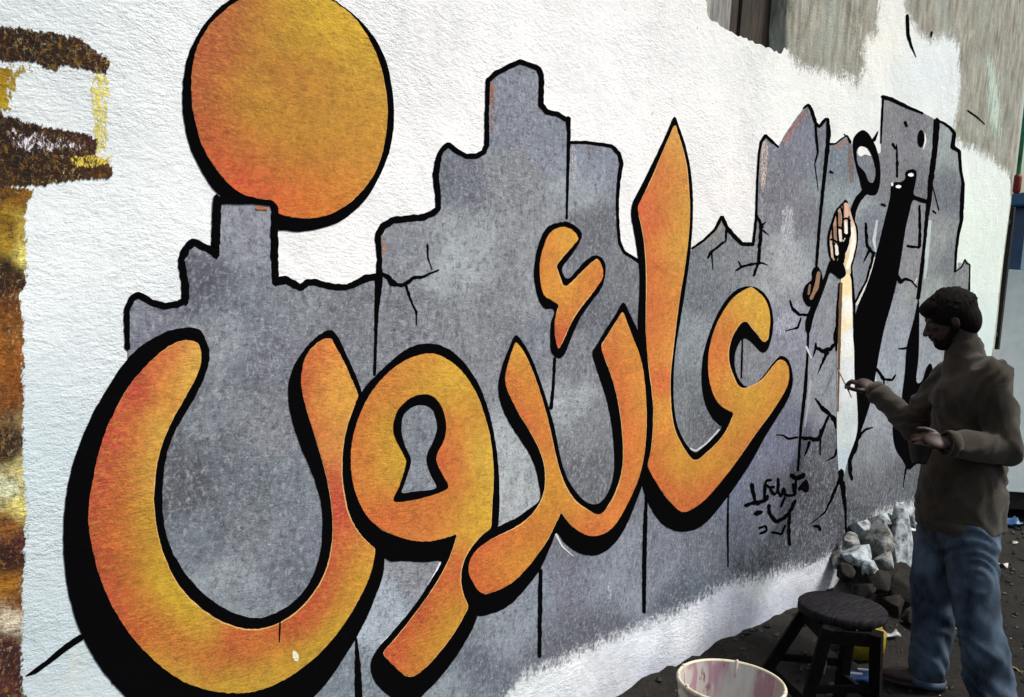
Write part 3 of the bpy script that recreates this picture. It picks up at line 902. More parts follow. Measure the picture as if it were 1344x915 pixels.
disc_b = [(296, 0), (283, 12), (263, 37), (250, 60), (242, 84), (239, 115), (239, 142), (242, 165), (249, 192), (258, 214), (270, 233), (280, 248), (288, 258), (300, 264), (330, 265), (352, 266), (359, 272), (361, 290), (364, 300), (370, 303), (393, 306), (419, 302), (445, 294), (467, 278),
          (484, 259), (500, 230), (511, 202), (514, 190), (518, 164), (518, 137), (513, 101), (507, 76), (494, 51), (473, 25), (440, -1), (408, -17), (370, -24), (328, -17)]
disc_o = [(310, 0), (291, 15), (268, 38), (257, 61), (251, 88), (250, 114), (253, 142), (257, 164), (263, 187), (273, 207), (288, 228), (307, 249), (320, 257), (338, 261), (356, 262), (364, 270), (367, 280), (374, 284), (398, 288), (424, 286), (439, 281), (456, 268), (472, 254), (487, 238),
          (495, 222), (504, 195), (510, 164), (509, 134), (504, 106), (497, 76), (484, 49), (467, 25), (454, 14), (436, 0), (408, -13), (370, -20), (334, -13)]
disc_s = [(262, 80, (184, 96, 50)), (256, 120, (180, 84, 48)), (275, 60, (186, 92, 48)), (290, 30, (186, 96, 50)), (300, 100, (194, 112, 42)), (290, 160, (192, 100, 44)), (275, 180, (198, 80, 46)), (300, 215, (206, 82, 50)),
          (330, 240, (214, 84, 46)), (380, 270, (222, 106, 46)), (420, 270, (224, 126, 44)), (450, 250, (216, 132, 44)), (340, 20, (176, 92, 40)), (370, 10, (206, 150, 30)), (420, 15, (220, 176, 36)), (450, 35, (226, 178, 44)),
          (480, 80, (208, 160, 44)), (500, 140, (210, 154, 50)), (495, 190, (208, 148, 46)), (480, 220, (206, 136, 46)), (450, 200, (204, 136, 46)), (340, 160, (198, 150, 38)), (345, 120, (200, 148, 40)), (360, 45, (208, 166, 40)),
          (365, 90, (184, 112, 36)), (385, 110, (190, 116, 40)), (390, 150, (196, 134, 44)), (420, 80, (202, 144, 42)), (440, 130, (200, 142, 44)), (410, 180, (204, 150, 40)), (380, 190, (198, 134, 42)), (350, 200, (204, 118, 44)),
          (400, 220, (204, 112, 44)), (460, 160, (200, 142, 46)), (320, 120, (196, 138, 38)), (315, 180, (196, 112, 42)), (320, 60, (184, 110, 40)), (395, 50, (200, 150, 36))]
letter('painted_sun', disc_b, disc_o, disc_s, 'big orange and yellow disc with a black rim, above the bowl-shaped letter', lay=3.6, soft=28)
for px_, py_, w_ in ((265, 112, 3), (273, 133, 4), (296, 118, 3), (313, 213, 4), (345, 256, 3), (410, 158, 2), (420, 108, 2), (372, 196, 2), (330, 150, 2), (455, 190, 2)):
    stroke('paint_pit', [(px_, py_), (px_ + 2, py_ + w_)], [w_, w_ * 0.7], 6.2, M_smear, wall, (110, 44, 30))
# slab top line runs over the disc
stroke('edge_line', [(286, 262), (310, 264), (335, 264), (358, 267), (362, 274), (361, 310)], [10, 8, 7, 8, 10], 5.6, M_black, s1)
stroke('edge_line', [(285, 258), (285, 285), (284, 320)], [8, 11, 11], 5.6, M_black, s1)
stroke('orange_fleck', [(338, 273), (352, 274)], [4, 3], 5.8, M_orange, s1, (214, 116, 70))

# ------------------------------------------------------------------ letters
noon_o = [(243, 445), (256, 448), (264, 458), (266, 468), (263, 488), (249, 511), (233, 536), (218, 566), (209, 591), (202, 624), (201, 652), (204, 680), (206, 698), (212, 723), (223, 751), (235, 773), (256, 796), (283, 816), (311, 828), (340, 831),
          (356, 825), (381, 814), (401, 796), (418, 773), (431, 751), (436, 728), (439, 703), (439, 682), (435, 642), (426, 609), (416, 579), (403, 543), (396, 518), (393, 498), (397, 475), (403, 462), (412, 454), (424, 445), (434, 445), (441, 455),
          (446, 467), (459, 490), (469, 518), (466, 530), (456, 551), (450, 579), (447, 612), (450, 647), (456, 675), (463, 688), (472, 703), (484, 714), (492, 721), (493, 738), (484, 763), (472, 784), (456, 814), (439, 837), (416, 862), (393, 880), (368, 897),
          (342, 907), (330, 910), (303, 912), (273, 908), (243, 899), (215, 880), (187, 854), (164, 826), (144, 791), (130, 758), (121, 720), (116, 690), (115, 680), (118, 652), (124, 619), (131, 586), (142, 556), (157, 526), (175, 498), (197, 472), (215, 460), (228, 450)]
noon_b = [(175, 461), (197, 445), (222, 432), (243, 427), (261, 432), (271, 445), (276, 458), (276, 475), (268, 498), (256, 523), (238, 551), (225, 574), (217, 599), (214, 632), (214, 660), (215, 682), (218, 703), (228, 728), (243, 753), (263, 778), (291, 799),
          (319, 811), (340, 814), (352, 810), (373, 801), (393, 786), (408, 766), (418, 743), (424, 715), (425, 690), (424, 662), (418, 642), (408, 614), (398, 594), (384, 561), (377, 531), (376, 503), (383, 480), (396, 462), (406, 450), (418, 437), (431, 433), (440, 437),
          (451, 455), (457, 475), (467, 490), (476, 510), (482, 560), (486, 640), (500, 700), (510, 735), (502, 763), (492, 784), (482, 811), (470, 834), (451, 862), (436, 890), (413, 917), (380, 945), (330, 962), (260, 968), (205, 950), (162, 915), (142, 892), (119, 859), (101, 821),
          (90, 786), (84, 741), (82, 705), (84, 675), (88, 637), (96, 607), (109, 569), (126, 533), (147, 500), (164, 475)]
noon_s = [(235, 458, (222, 124, 78)), (258, 470, (232, 190, 104)), (215, 475, (214, 104, 72)), (180, 510, (196, 76, 60)), (225, 510, (222, 140, 66)), (245, 505, (226, 180, 92)), (150, 570, (188, 70, 56)), (175, 570, (206, 110, 54)), (208, 570, (222, 170, 84)), (130, 620, (192, 82, 56)),
          (165, 620, (202, 108, 52)), (195, 620, (210, 160, 74)), (125, 680, (192, 88, 48)), (160, 690, (198, 108, 46)), (195, 690, (204, 156, 52)), (130, 740, (190, 82, 48)), (170, 740, (194, 108, 46)), (205, 745, (204, 160, 44)), (155, 790, (190, 80, 44)), (185, 790, (198, 118, 42)), (222, 780, (206, 166, 40)),
          (180, 830, (192, 90, 40)), (215, 820, (196, 110, 44)), (245, 805, (204, 164, 40)), (210, 865, (200, 140, 46)), (240, 850, (194, 100, 44)), (270, 830, (204, 156, 52)), (240, 890, (206, 160, 60)), (280, 870, (192, 104, 46)), (300, 895, (200, 158, 50)), (300, 845, (196, 84, 44)), (330, 860, (196, 110, 44)),
          (340, 840, (210, 112, 56)), (350, 890, (206, 164, 54)), (380, 830, (192, 78, 44)), (375, 870, (202, 150, 44)), (410, 805, (194, 78, 48)), (405, 860, (206, 164, 48)), (425, 780, (190, 76, 50)), (440, 820, (202, 160, 44)), (440, 750, (196, 82, 54)), (460, 780, (206, 150, 44)), (447, 710, (204, 84, 62)), (470, 720, (222, 142, 62)),
          (488, 740, (222, 164, 66)), (475, 760, (206, 154, 44)), (442, 670, (200, 76, 60)), (428, 620, (202, 88, 64)), (440, 590, (222, 150, 84)), (415, 560, (208, 92, 62)), (435, 550, (228, 160, 82)), (400, 500, (206, 84, 56)), (430, 500, (228, 154, 80)), (455, 500, (234, 168, 84)), (455, 530, (232, 166, 80)), (415, 465, (220, 108, 70)), (435, 458, (232, 150, 80))]
L1 = letter('painted_letter', noon_b, noon_o, noon_s, 'large bowl-shaped orange letter at the left end of the word')
waw_o = [(461, 612), (460, 591), (464, 566), (472, 543), (482, 523), (494, 503), (512, 483), (532, 470), (553, 463), (568, 461), (588, 470), (606, 485), (621, 505), (631, 528), (639, 553), (644, 574), (648, 602), (648, 632), (645, 662), (643, 680), (642, 692), (628, 703),
         (613, 718), (603, 740), (601, 758), (603, 776), (612, 796), (606, 814), (593, 834), (578, 854), (563, 874), (548, 885), (532, 886), (515, 875), (505, 860), (506, 852), (520, 839), (537, 816), (558, 788), (575, 763), (588, 738), (595, 718), (598, 704), (593, 701), (578, 709), (558, 713),
         (532, 709), (512, 701), (494, 691), (482, 680), (469, 657), (463, 634)]
waw_b = [(449, 612), (451, 585), (458, 552), (466, 530), (474, 512), (487, 498), (498, 486), (517, 470), (530, 457), (548, 449), (568, 449), (588, 456), (600, 465), (616, 483), (631, 505), (641, 533), (650, 569), (654, 602), (656, 637), (655, 670), (654, 700), (640, 740), (632, 790), (626, 808), (621, 824),
         (608, 847), (593, 872), (573, 897), (558, 910), (545, 922), (524, 922), (505, 910), (494, 900), (485, 885), (484, 867), (492, 852), (507, 839), (527, 816), (548, 791), (565, 761), (578, 737), (556, 739), (532, 736), (510, 736), (496, 722), (486, 716), (472, 704), (460, 684), (452, 650)]
key_b = [(555, 517), (570, 522), (580, 536), (585, 556), (583, 576), (573, 597), (574, 610), (582, 626), (588, 638), (580, 645), (553, 654), (524, 659), (517, 655), (525, 637), (533, 609), (530, 597), (519, 576), (516, 559), (522, 538), (537, 523)]
key_g = [(552, 532), (563, 535), (569, 543), (573, 561), (568, 579), (560, 596), (560, 609), (565, 624), (572, 639), (564, 643), (545, 645), (528, 647), (531, 636), (538, 614), (539, 601), (532, 586), (527, 566), (529, 546), (540, 535)]
waw_s = [(468, 600, (222, 118, 62)), (480, 550, (212, 110, 56)), (510, 500, (222, 130, 66)), (550, 475, (222, 142, 62)), (590, 490, (224, 172, 66)), (550, 495, (214, 162, 54)), (520, 520, (214, 142, 54)), (505, 560, (216, 166, 54)), (490, 600, (214, 140, 54)), (515, 610, (216, 172, 56)), (600, 530, (216, 160, 56)), (595, 560, (214, 112, 60)),
         (590, 600, (216, 104, 60)), (600, 640, (212, 118, 56)), (620, 570, (214, 162, 60)), (635, 600, (222, 178, 76)), (635, 650, (214, 172, 60)), (615, 670, (208, 158, 50)), (590, 670, (214, 120, 58)), (560, 680, (216, 122, 56)), (530, 680, (214, 112, 54)), (500, 670, (218, 104, 56)), (480, 640, (220, 122, 58)), (500, 640, (214, 150, 54)), (550, 700, (222, 134, 74)),
         (605, 700, (222, 160, 62)), (625, 690, (222, 172, 56)), (598, 730, (214, 110, 62)), (590, 760, (208, 96, 58)), (575, 785, (206, 84, 52)), (595, 790, (214, 150, 50)), (555, 815, (204, 82, 54)), (590, 820, (214, 160, 52)), (530, 845, (208, 86, 54)), (560, 850, (214, 142, 46)), (515, 860, (210, 84, 52)), (545, 878, (210, 124, 54)), (570, 855, (218, 158, 56))]
L2 = letter('painted_letter', waw_b, waw_o, waw_s, 'round orange letter with a keyhole in its middle')
paint('keyhole', key_b, 6.4, M_black, L2, (0, 0, 0), grid=0.02, label='black keyhole frame')
paint('keyhole_opening', key_g, 7.2, M_grey, L2, (126, 130, 146), grid=0.02)
for pts in ([(543, 655), (543, 669)], [(559, 653), (559, 669)]):
    stroke('paint_drip', pts, [2, 1.5], 6.4, M_smear, L2, (120, 70, 30))
stroke('paint_drip', [(368, 818), (367, 843)], [2.5, 1.5], 6.4, M_black, L1)
paint('white_fleck', [(385, 854), (391, 858), (392, 866), (388, 868), (384, 862)], 6.6, M_cream, L1, (232, 230, 205), grid=0.01)

dal_o = [(676, 450), (684, 455), (687, 460), (696, 480), (708, 510), (718, 543), (725, 581), (731, 614), (738, 640), (753, 662), (771, 672), (786, 675), (799, 667), (809, 650), (817, 629), (820, 602), (819, 576), (817, 546), (812, 521), (807, 498), (797, 473), (791, 458), (794, 447),
         (809, 425), (818, 411), (827, 432), (834, 450), (840, 460), (846, 485), (848, 515), (849, 548), (848, 581), (845, 612), (837, 637), (822, 667), (809, 690), (799, 698), (786, 704), (774, 705), (761, 700), (750, 691), (743, 682), (736, 672), (730, 680), (727, 690), (721, 703), (708, 725), (693, 745),
         (672, 765), (659, 772), (644, 779), (631, 778), (620, 768), (612, 753), (612, 740), (618, 725), (631, 713), (651, 703), (670, 697), (683, 690), (698, 677), (710, 662), (716, 647), (718, 624), (715, 604), (708, 584), (693, 561), (675, 533), (664, 510), (661, 498), (665, 483), (671, 465)]
dal_b = [(676, 440), (686, 447), (693, 460), (700, 473), (711, 503), (722, 541), (728, 556), (732, 586), (736, 609), (744, 632), (756, 650), (771, 660), (786, 660), (798, 650), (805, 634), (808, 612), (806, 581), (803, 548), (797, 521), (789, 498), (780, 475), (779, 462), (785, 452), (800, 426), (811, 410), (819, 397),
         (828, 412), (838, 432), (846, 450), (852, 480), (856, 520), (856, 570), (853, 610), (843, 642), (834, 663), (824, 690), (814, 708), (799, 723), (784, 731), (769, 731), (751, 723), (738, 712), (730, 699), (726, 706), (714, 738), (708, 751), (693, 768), (675, 791), (660, 800), (644, 806), (628, 808), (614, 800),
         (604, 780), (599, 757), (606, 732), (620, 712), (640, 697), (656, 688), (675, 682), (693, 670), (708, 655), (708, 637), (704, 614), (695, 594), (683, 576), (668, 558), (655, 528), (652, 510), (656, 488), (664, 463)]
dal_s = [(676, 465, (232, 170, 74)), (665, 495, (224, 112, 64)), (685, 490, (222, 150, 62)), (672, 520, (218, 104, 60)), (695, 520, (222, 148, 58)), (690, 550, (210, 88, 54)), (712, 560, (220, 150, 62)), (708, 580, (210, 92, 56)), (722, 600, (222, 150, 58)), (724, 640, (220, 152, 54)), (735, 665, (216, 150, 54)), (715, 680, (220, 140, 54)),
         (700, 700, (214, 130, 54)), (680, 705, (214, 90, 58)), (640, 715, (214, 86, 60)), (620, 740, (218, 100, 58)), (650, 740, (220, 142, 54)), (690, 720, (218, 156, 50)), (670, 750, (222, 150, 54)), (640, 770, (216, 100, 54)), (660, 765, (216, 104, 54)), (750, 680, (222, 120, 66)), (780, 690, (224, 124, 68)), (770, 698, (218, 100, 56)),
         (760, 672, (220, 156, 60)), (805, 670, (224, 142, 68)), (815, 650, (222, 104, 60)), (830, 640, (222, 142, 66)), (822, 600, (218, 92, 56)), (840, 600, (226, 152, 64)), (824, 560, (220, 96, 58)), (842, 560, (226, 150, 66)), (820, 520, (218, 92, 58)), (842, 520, (228, 166, 72)), (805, 475, (220, 100, 60)), (830, 480, (224, 140, 60)),
         (800, 450, (218, 110, 58)), (820, 440, (222, 140, 62)), (818, 420, (230, 160, 80)), (832, 460, (228, 160, 70))]
L3 = letter('painted_letter', dal_b, dal_o, dal_s, 'orange letter of two joined strokes with a rounded foot reaching left')
ham_o = [(736, 298), (748, 300), (757, 308), (757, 317), (748, 327), (736, 336), (730, 349), (732, 364), (738, 374), (748, 374), (761, 361), (774, 346), (784, 341), (791, 351), (791, 366), (781, 382), (766, 397), (754, 412), (746, 430), (738, 450), (733, 457), (728, 447), (726, 430), (730, 412), (733, 400), (723, 394),
         (713, 387), (707, 372), (705, 346), (711, 324), (721, 306)]
ham_b = [(741, 291), (756, 297), (764, 308), (762, 321), (747, 339), (738, 351), (740, 362), (747, 365), (761, 351), (771, 339), (784, 335), (794, 344), (797, 361), (793, 379), (779, 394), (761, 415), (754, 435), (744, 460), (740, 467), (733, 470), (724, 463), (721, 447), (721, 422), (727, 407), (713, 404), (703, 392), (698, 367),
         (700, 339), (705, 316), (718, 298)]
ham_s = [(740, 305, (226, 164, 62)), (720, 315, (222, 128, 66)), (709, 345, (222, 116, 64)), (718, 345, (218, 152, 60)), (716, 380, (224, 140, 62)), (735, 385, (220, 164, 60)), (750, 320, (226, 166, 62)), (780, 350, (224, 150, 62)), (786, 368, (224, 112, 64)), (765, 380, (220, 142, 58)), (758, 402, (218, 110, 60)), (740, 410, (214, 122, 58)),
         (733, 430, (210, 92, 56)), (735, 448, (210, 90, 60)), (745, 395, (218, 156, 60))]
letter('painted_letter', ham_b, ham_o, ham_s, 'small hook-shaped orange mark floating above the word')
ain_o = [(886, 165), (890, 172), (898, 197), (902, 230), (904, 243), (906, 275), (905, 313), (900, 351), (894, 387), (889, 417), (885, 452), (881, 472), (879, 505), (879, 536), (881, 556), (888, 576), (900, 596), (913, 605), (926, 599), (941, 584), (953, 569), (960, 554), (962, 542), (948, 537), (938, 526), (932, 508), (929, 488), (929, 465),
         (933, 445), (946, 412), (958, 392), (974, 380), (986, 378), (1000, 384), (1007, 394), (1012, 412), (1012, 432), (1004, 449), (995, 440), (989, 430), (981, 422), (971, 425), (963, 435), (956, 450), (954, 465), (955, 480), (961, 498), (971, 509), (984, 510), (998, 503), (1004, 496), (1012, 480), (1022, 473), (1032, 478), (1037, 493), (1035, 508), (1019, 533),
         (1003, 553), (986, 574), (964, 612), (943, 640), (923, 662), (908, 671), (895, 672), (880, 662), (862, 637), (851, 612), (856, 591), (859, 561), (859, 523), (855, 490), (849, 460), (848, 445), (850, 407), (851, 351), (847, 316), (841, 288), (837, 273), (842, 260), (855, 240), (861, 226), (870, 200)]
ain_b = [(886, 153), (892, 165), (899, 184), (906, 215), (908, 235), (910, 260), (910, 293), (907, 339), (901, 382), (894, 427), (888, 453), (885, 480), (884, 510), (884, 536), (887, 556), (894, 574), (903, 588), (913, 594), (923, 589), (936, 576), (947, 562), (944, 557), (933, 549), (924, 531), (920, 505), (921, 478), (925, 458), (933, 432), (943, 407), (956, 387),
         (969, 376), (986, 373), (1001, 379), (1010, 391), (1015, 408), (1016, 430), (1012, 448), (1006, 460), (998, 462), (990, 452), (980, 445), (973, 446), (966, 455), (962, 468), (963, 485), (968, 499), (976, 506), (986, 507), (998, 499), (1005, 489), (1015, 473), (1024, 467), (1034, 473), (1041, 489), (1041, 506), (1036, 524), (1022, 546), (1004, 571), (989, 604), (968, 637),
         (946, 667), (928, 690), (913, 698), (893, 700), (879, 696), (866, 687), (855, 670), (846, 648), (841, 636), (843, 620), (850, 600), (852, 561), (851, 523), (848, 485), (842, 460), (838, 440), (837, 422), (840, 392), (841, 361), (837, 331), (832, 301), (826, 278), (827, 268), (842, 245), (849, 230), (862, 205), (877, 174)]
ain_s = [(886, 180, (222, 160, 90)), (870, 220, (212, 110, 60)), (895, 215, (228, 164, 84)), (848, 268, (216, 96, 62)), (870, 260, (222, 130, 66)), (895, 270, (224, 164, 76)), (855, 300, (216, 96, 58)), (880, 320, (222, 152, 70)), (898, 330, (228, 172, 80)), (860, 350, (218, 100, 58)), (885, 370, (222, 150, 66)), (857, 400, (216, 98, 56)), (880, 410, (222, 144, 66)),
         (856, 450, (220, 104, 60)), (874, 460, (226, 160, 74)), (864, 500, (222, 104, 62)), (873, 540, (226, 154, 66)), (866, 580, (222, 130, 60)), (858, 612, (218, 92, 58)), (885, 600, (222, 164, 60)), (905, 620, (218, 158, 54)), (875, 640, (220, 112, 60)), (905, 655, (216, 110, 60)), (930, 640, (214, 98, 60)), (920, 620, (214, 142, 54)), (945, 600, (222, 164, 58)),
         (960, 590, (214, 112, 62)), (965, 560, (222, 166, 60)), (990, 560, (216, 120, 58)), (1010, 530, (224, 150, 56)), (985, 530, (224, 172, 60)), (950, 530, (220, 118, 62)), (938, 490, (220, 110, 62)), (948, 500, (222, 160, 60)), (940, 450, (220, 124, 60)), (955, 420, (216, 130, 54)), (975, 395, (226, 172, 74)), (995, 400, (222, 168, 64)), (1004, 430, (224, 170, 66)),
         (1020, 490, (226, 166, 66)), (1030, 500, (224, 140, 64)), (975, 520, (224, 170, 60))]
L5 = letter('painted_letter', ain_b, ain_o, ain_s, 'tall pointed orange stroke joined to an open round head at the right end of the word')

# ------------------------------------------------------------------ raised fist, rope, ring and black arm
ring = paint('painted_key_ring', [(1121, 181), (1131, 171), (1139, 174), (1146, 185), (1151, 197), (1155, 214), (1156, 235), (1152, 254), (1142, 256), (1133, 249), (1129, 235), (1124, 218), (1120, 197)], 4, M_black, wall, grid=0.02,
             holes=[[(1125, 203), (1127, 216), (1136, 226), (1141, 238), (1147, 239), (1150, 226), (1146, 208), (1140, 196), (1131, 192), (1126, 196)]], label='black ring of a key painted above the fist')
paint('pale_eye', [(1126, 200), (1128, 193), (1134, 191), (1139, 195), (1136, 201), (1132, 205), (1128, 204)], 3.0, M_cream, ring, (236, 238, 238), grid=0.01)
stroke('ring_tail', [(1136, 252), (1127, 262), (1121, 276), (1121, 292)], [9, 9, 8, 5], 4, M_black, ring)
stroke('ring_tail', [(1147, 184), (1150, 178), (1152, 173)], [5, 3, 2], 4, M_black, ring)
arm_k = paint('painted_black_arm', [(1171, 253), (1170, 245), (1175, 239), (1183, 239), (1189, 234), (1189, 226), (1197, 222), (1203, 226), (1202, 243), (1200, 255), (1210, 260), (1220, 264), (1220, 268), (1208, 266), (1199, 263), (1194, 280), (1189, 297), (1186, 321), (1180, 355), (1176, 376),
                   (1168, 407), (1161, 429), (1158, 448), (1154, 472), (1150, 492), (1148, 520), (1138, 545), (1130, 566), (1122, 590), (1116, 604), (1112, 600), (1125, 566), (1125, 536), (1122, 500), (1120, 484), (1119, 448), (1120, 415), (1124, 403), (1139, 376), (1147, 350), (1150, 333), (1156, 316), (1159, 299), (1166, 272)],
              4, M_black, wall, grid=0.03, label='broad black raised arm painted beside the white forearm')
for c_, rx, ry in (((1180, 245), 3.8, 2.2), ((1171.5, 242), 1.5, 2.2), ((1196, 229.5), 3.6, 2.4)):
    paint('pale_nail', [(c_[0] + rx * math.cos(a), c_[1] + ry * math.sin(a)) for a in np.linspace(0, 2 * math.pi, 8, endpoint=False)], 5, M_cream, arm_k, (238, 240, 240), grid=0.01)
paint('black_slot', [(1208 + 4.5 * math.cos(a), 182 + 11.5 * math.sin(a)) for a in np.linspace(0, 2 * math.pi, 12, endpoint=False)], 4, M_black, s6, grid=0.02)
paint('painted_black_trunk', [(1206, 392), (1207, 440), (1206, 470), (1203, 500), (1210, 500), (1216, 482), (1222, 478), (1225, 500), (1222, 520), (1212, 530), (1200, 538), (1186, 534), (1184, 520), (1188, 490), (1191, 455), (1200, 420)], 4, M_black, wall, grid=0.03,
      label='black upright shape painted behind the painter')
paint('painted_black_trunk', [(1175, 555), (1200, 560), (1208, 600), (1200, 612), (1192, 616), (1185, 604), (1176, 590), (1172, 570)], 4, M_black, wall, grid=0.03, label='black cleft painted under the painter hands')
skin_s = [(1108, 272, (196, 160, 140)), (1100, 285, (160, 124, 104)), (1094, 305, (132, 100, 84)), (1104, 300, (178, 140, 118)), (1110, 290, (206, 176, 158)), (1112, 310, (226, 214, 200)), (1121, 305, (236, 224, 204)), (1120, 325, (240, 230, 204)), (1112, 340, (226, 204, 160)), (1098, 320, (200, 180, 158)), (1095, 335, (170, 140, 120))]
fist = paint('painted_fist', [(1107, 268), (1111, 266), (1115, 269), (1117, 277), (1120, 287), (1124, 299), (1125, 317), (1121, 335), (1117, 348), (1116, 360), (1108, 358), (1104, 348), (1104, 339), (1097, 343), (1092, 338), (1090, 325), (1090, 309), (1095, 291), (1099, 278), (1105, 271)], 5, M_cream, wall, samples=skin_s, grid=0.01,
             label='small raised fist painted in pale skin tones')
fo = [(1111, 262), (1117, 274), (1121, 286), (1127, 299), (1127, 318), (1123, 337), (1119, 350), (1118, 362), (1104, 362), (1100, 349), (1100, 346), (1091, 342), (1087, 326), (1087, 308), (1092, 290), (1097, 276), (1104, 268)]
paint('black_outline', fo, 4.4, M_black, fist, grid=0.02)
for pts, wd in (([(1104, 272), (1107, 284), (1106, 296), (1108, 312)], [2, 2.5, 2, 3]), ([(1098, 280), (1100, 296), (1099, 314), (1102, 324)], [2, 2, 2, 3]), ([(1115, 284), (1116, 296), (1113, 312), (1107, 326), (1104, 342)], [2, 3, 4, 8, 7]), ([(1092, 296), (1095, 312), (1098, 332)], [2, 2, 2]),
                ([(1105, 318), (1100, 334), (1096, 344)], [6, 4, 3])):
    stroke('finger_line', pts, wd, 5.8, M_black, fist)
for pts, wd, c in (([(1111, 268), (1111.5, 284)], [4, 5], (214, 176, 156)), ([(1110.5, 292), (1111.5, 306)], [4, 4], (240, 236, 228)), ([(1102, 280), (1103, 298)], [4, 4], (150, 112, 92)), ([(1103, 302), (1104, 316)], [4, 4], (222, 212, 202)), ([(1096, 298), (1097, 318)], [4, 4], (146, 112, 94)), ([(1098, 322), (1099, 334)], [4, 4], (230, 222, 214)), ([(1091.5, 322), (1093, 338)], [3, 3], (196, 176, 160)), ([(1119, 300), (1121, 318), (1117, 338), (1112, 352)], [5, 6, 6, 5], (246, 240, 224))):
    stroke('knuckle_light', pts, wd, 6.2, M_cream, fist, c)
for pts, wd in (([(1107, 268), (1107, 290), (1107, 314)], [2, 2.5, 3]), ([(1099.5, 278), (1099.5, 300), (1101, 322)], [2, 2, 3]), ([(1093, 294), (1094, 318), (1096, 338)], [2, 2, 3]), ([(1107, 288), (1112, 286), (1117, 290)], [2.5, 2.5, 2]), ([(1099, 298), (1104, 299), (1107, 302)], [2.5, 3, 2]), ([(1091, 314), (1096, 316), (1100, 319)], [2.5, 3, 2]), ([(1108, 308), (1112, 311), (1116, 306)], [4, 5, 3]), ([(1115, 288), (1116, 306), (1112, 320), (1106, 330), (1104, 344)], [3, 4, 6, 9, 8])):
    stroke('finger_line', pts, wd, 6.8, M_black, fist)
fa_s = [(1107, 380, (236, 218, 170)), (1108, 430, (240, 226, 190)), (1114, 400, (238, 238, 232)), (1116, 440, (228, 234, 238)), (1112, 500, (214, 222, 228)), (1112, 560, (190, 202, 206)), (1104, 560, (198, 208, 208)), (1106, 610, (180, 196, 208))]
fore = paint('painted_forearm', [(1104, 366), (1116, 362), (1118, 398), (1119, 437), (1121, 460), (1122, 498), (1125, 523), (1125, 566), (1113, 602), (1107, 624), (1101, 624), (1099, 586), (1099, 536), (1099, 460), (1101, 410)], 5, M_cream, wall, samples=fa_s, grid=0.012, power=4,
             label='white forearm with a brown shaded edge, tapering to a point')
stroke('black_outline', [(1116, 345), (1119, 370), (1121, 400), (1121, 430)], [4, 3, 3], 4.6, M_black, fore)
stroke('black_outline', [(1102, 372), (1099, 410), (1098, 460)], [3, 4, 3], 4.6, M_black, fore)
stroke('brown_shade', [(1104, 372), (1102.5, 400), (1101.5, 440), (1101, 500), (1100.5, 540)], [3.5, 4, 4, 3, 2], 5.6, M_cream, fore, (104, 74, 48))
stroke('tan_shade', [(1107, 374), (1106.5, 400), (1106, 440), (1105, 480)], [2, 2.5, 2.5, 2], 5.7, M_smear, fore, (196, 176, 136))
stroke('black_point', [(1104, 618), (1104, 634)], [7, 5], 5.6, M_black, fore)
knot = paint('painted_rope', [(1090, 342), (1098, 344), (1104, 340), (1109, 352), (1110, 361), (1103, 366), (1097, 362), (1090, 358), (1086, 368), (1078, 390), (1068, 414), (1062, 436), (1057, 434), (1057, 420), (1064, 402), (1074, 380), (1083, 362)], 6, M_black, wall, grid=0.02, label='black cord tied round the painted wrist')
sh = paint('painted_small_hand', [(1072, 349), (1077, 354), (1080, 364), (1078, 378), (1068, 398), (1060, 402), (1053, 390), (1056, 376), (1062, 370), (1066, 366), (1066, 356)], 4.4, M_black, wall, grid=0.02, label='small dark hand painted at the end of the cord')
stroke('tan_streak', [(1075, 358), (1072, 376), (1064, 392)], [5, 6, 4], 5.2, M_cream, sh, (140, 108, 84))
stroke('tan_streak', [(1063, 374), (1061, 386)], [3, 3], 5.2, M_cream, sh, (120, 96, 80))


# signature: brushed arabic scrawl
def sg(pts, wd=3.0):
    wd = wd * 1.25
    return ([(960 + a / 5.718, 560 + b / 5.718) for a, b in pts], wd)


sig = empty('signature', (4.0, 0, 1.0)); sig.parent = wall
sig.matrix_parent_inverse = Matrix.Translation(-wall.location)
sig['label'] = 'small black brushed Arabic signature'
for pts, wd in (sg([(152, 432), (165, 500), (178, 560), (200, 580)], 4), sg([(106, 590), (150, 575), (200, 570), (262, 548), (270, 520)], 4), sg([(178, 650), (200, 642), (222, 640)], 5), sg([(300, 402), (270, 400), (250, 430), (285, 455), (320, 450)], 3),
                sg([(250, 440), (246, 540)], 3.5), sg([(290, 470), (320, 510), (350, 490), (352, 390)], 3), sg([(350, 490), (372, 530), (392, 455), (402, 515), (440, 515)], 3), sg([(370, 600), (385, 560), (400, 530)], 2.5), sg([(462, 430), (472, 510), (440, 520)], 3),
                sg([(450, 362), (482, 392), (540, 362)], 5), sg([(482, 392), (476, 510)], 2.5), sg([(505, 470), (558, 405), (562, 485), (530, 465)], 4), sg([(280, 590), (285, 655), (330, 712), (385, 690), (440, 632), (476, 552)], 4),
                sg([(205, 762), (255, 742), (262, 782), (210, 800)], 2.5), sg([(300, 790), (372, 806), (400, 740)], 2.5), sg([(432, 650), (428, 760), (432, 885)], 3.5), sg([(610, 745), (655, 745), (660, 775)], 3)):
    o = stroke('pen_stroke', pts, wd, 3.8, M_black, wall, rough=0.3)
    o.parent = sig
    o.matrix_parent_inverse = (Matrix.Translation(wall.location) @ wall.matrix_parent_inverse @ Matrix.Translation(sig.location) @ Matrix.Identity(4)).inverted() if False else Matrix.Translation(-Vector((4.0, 0, 1.0)))

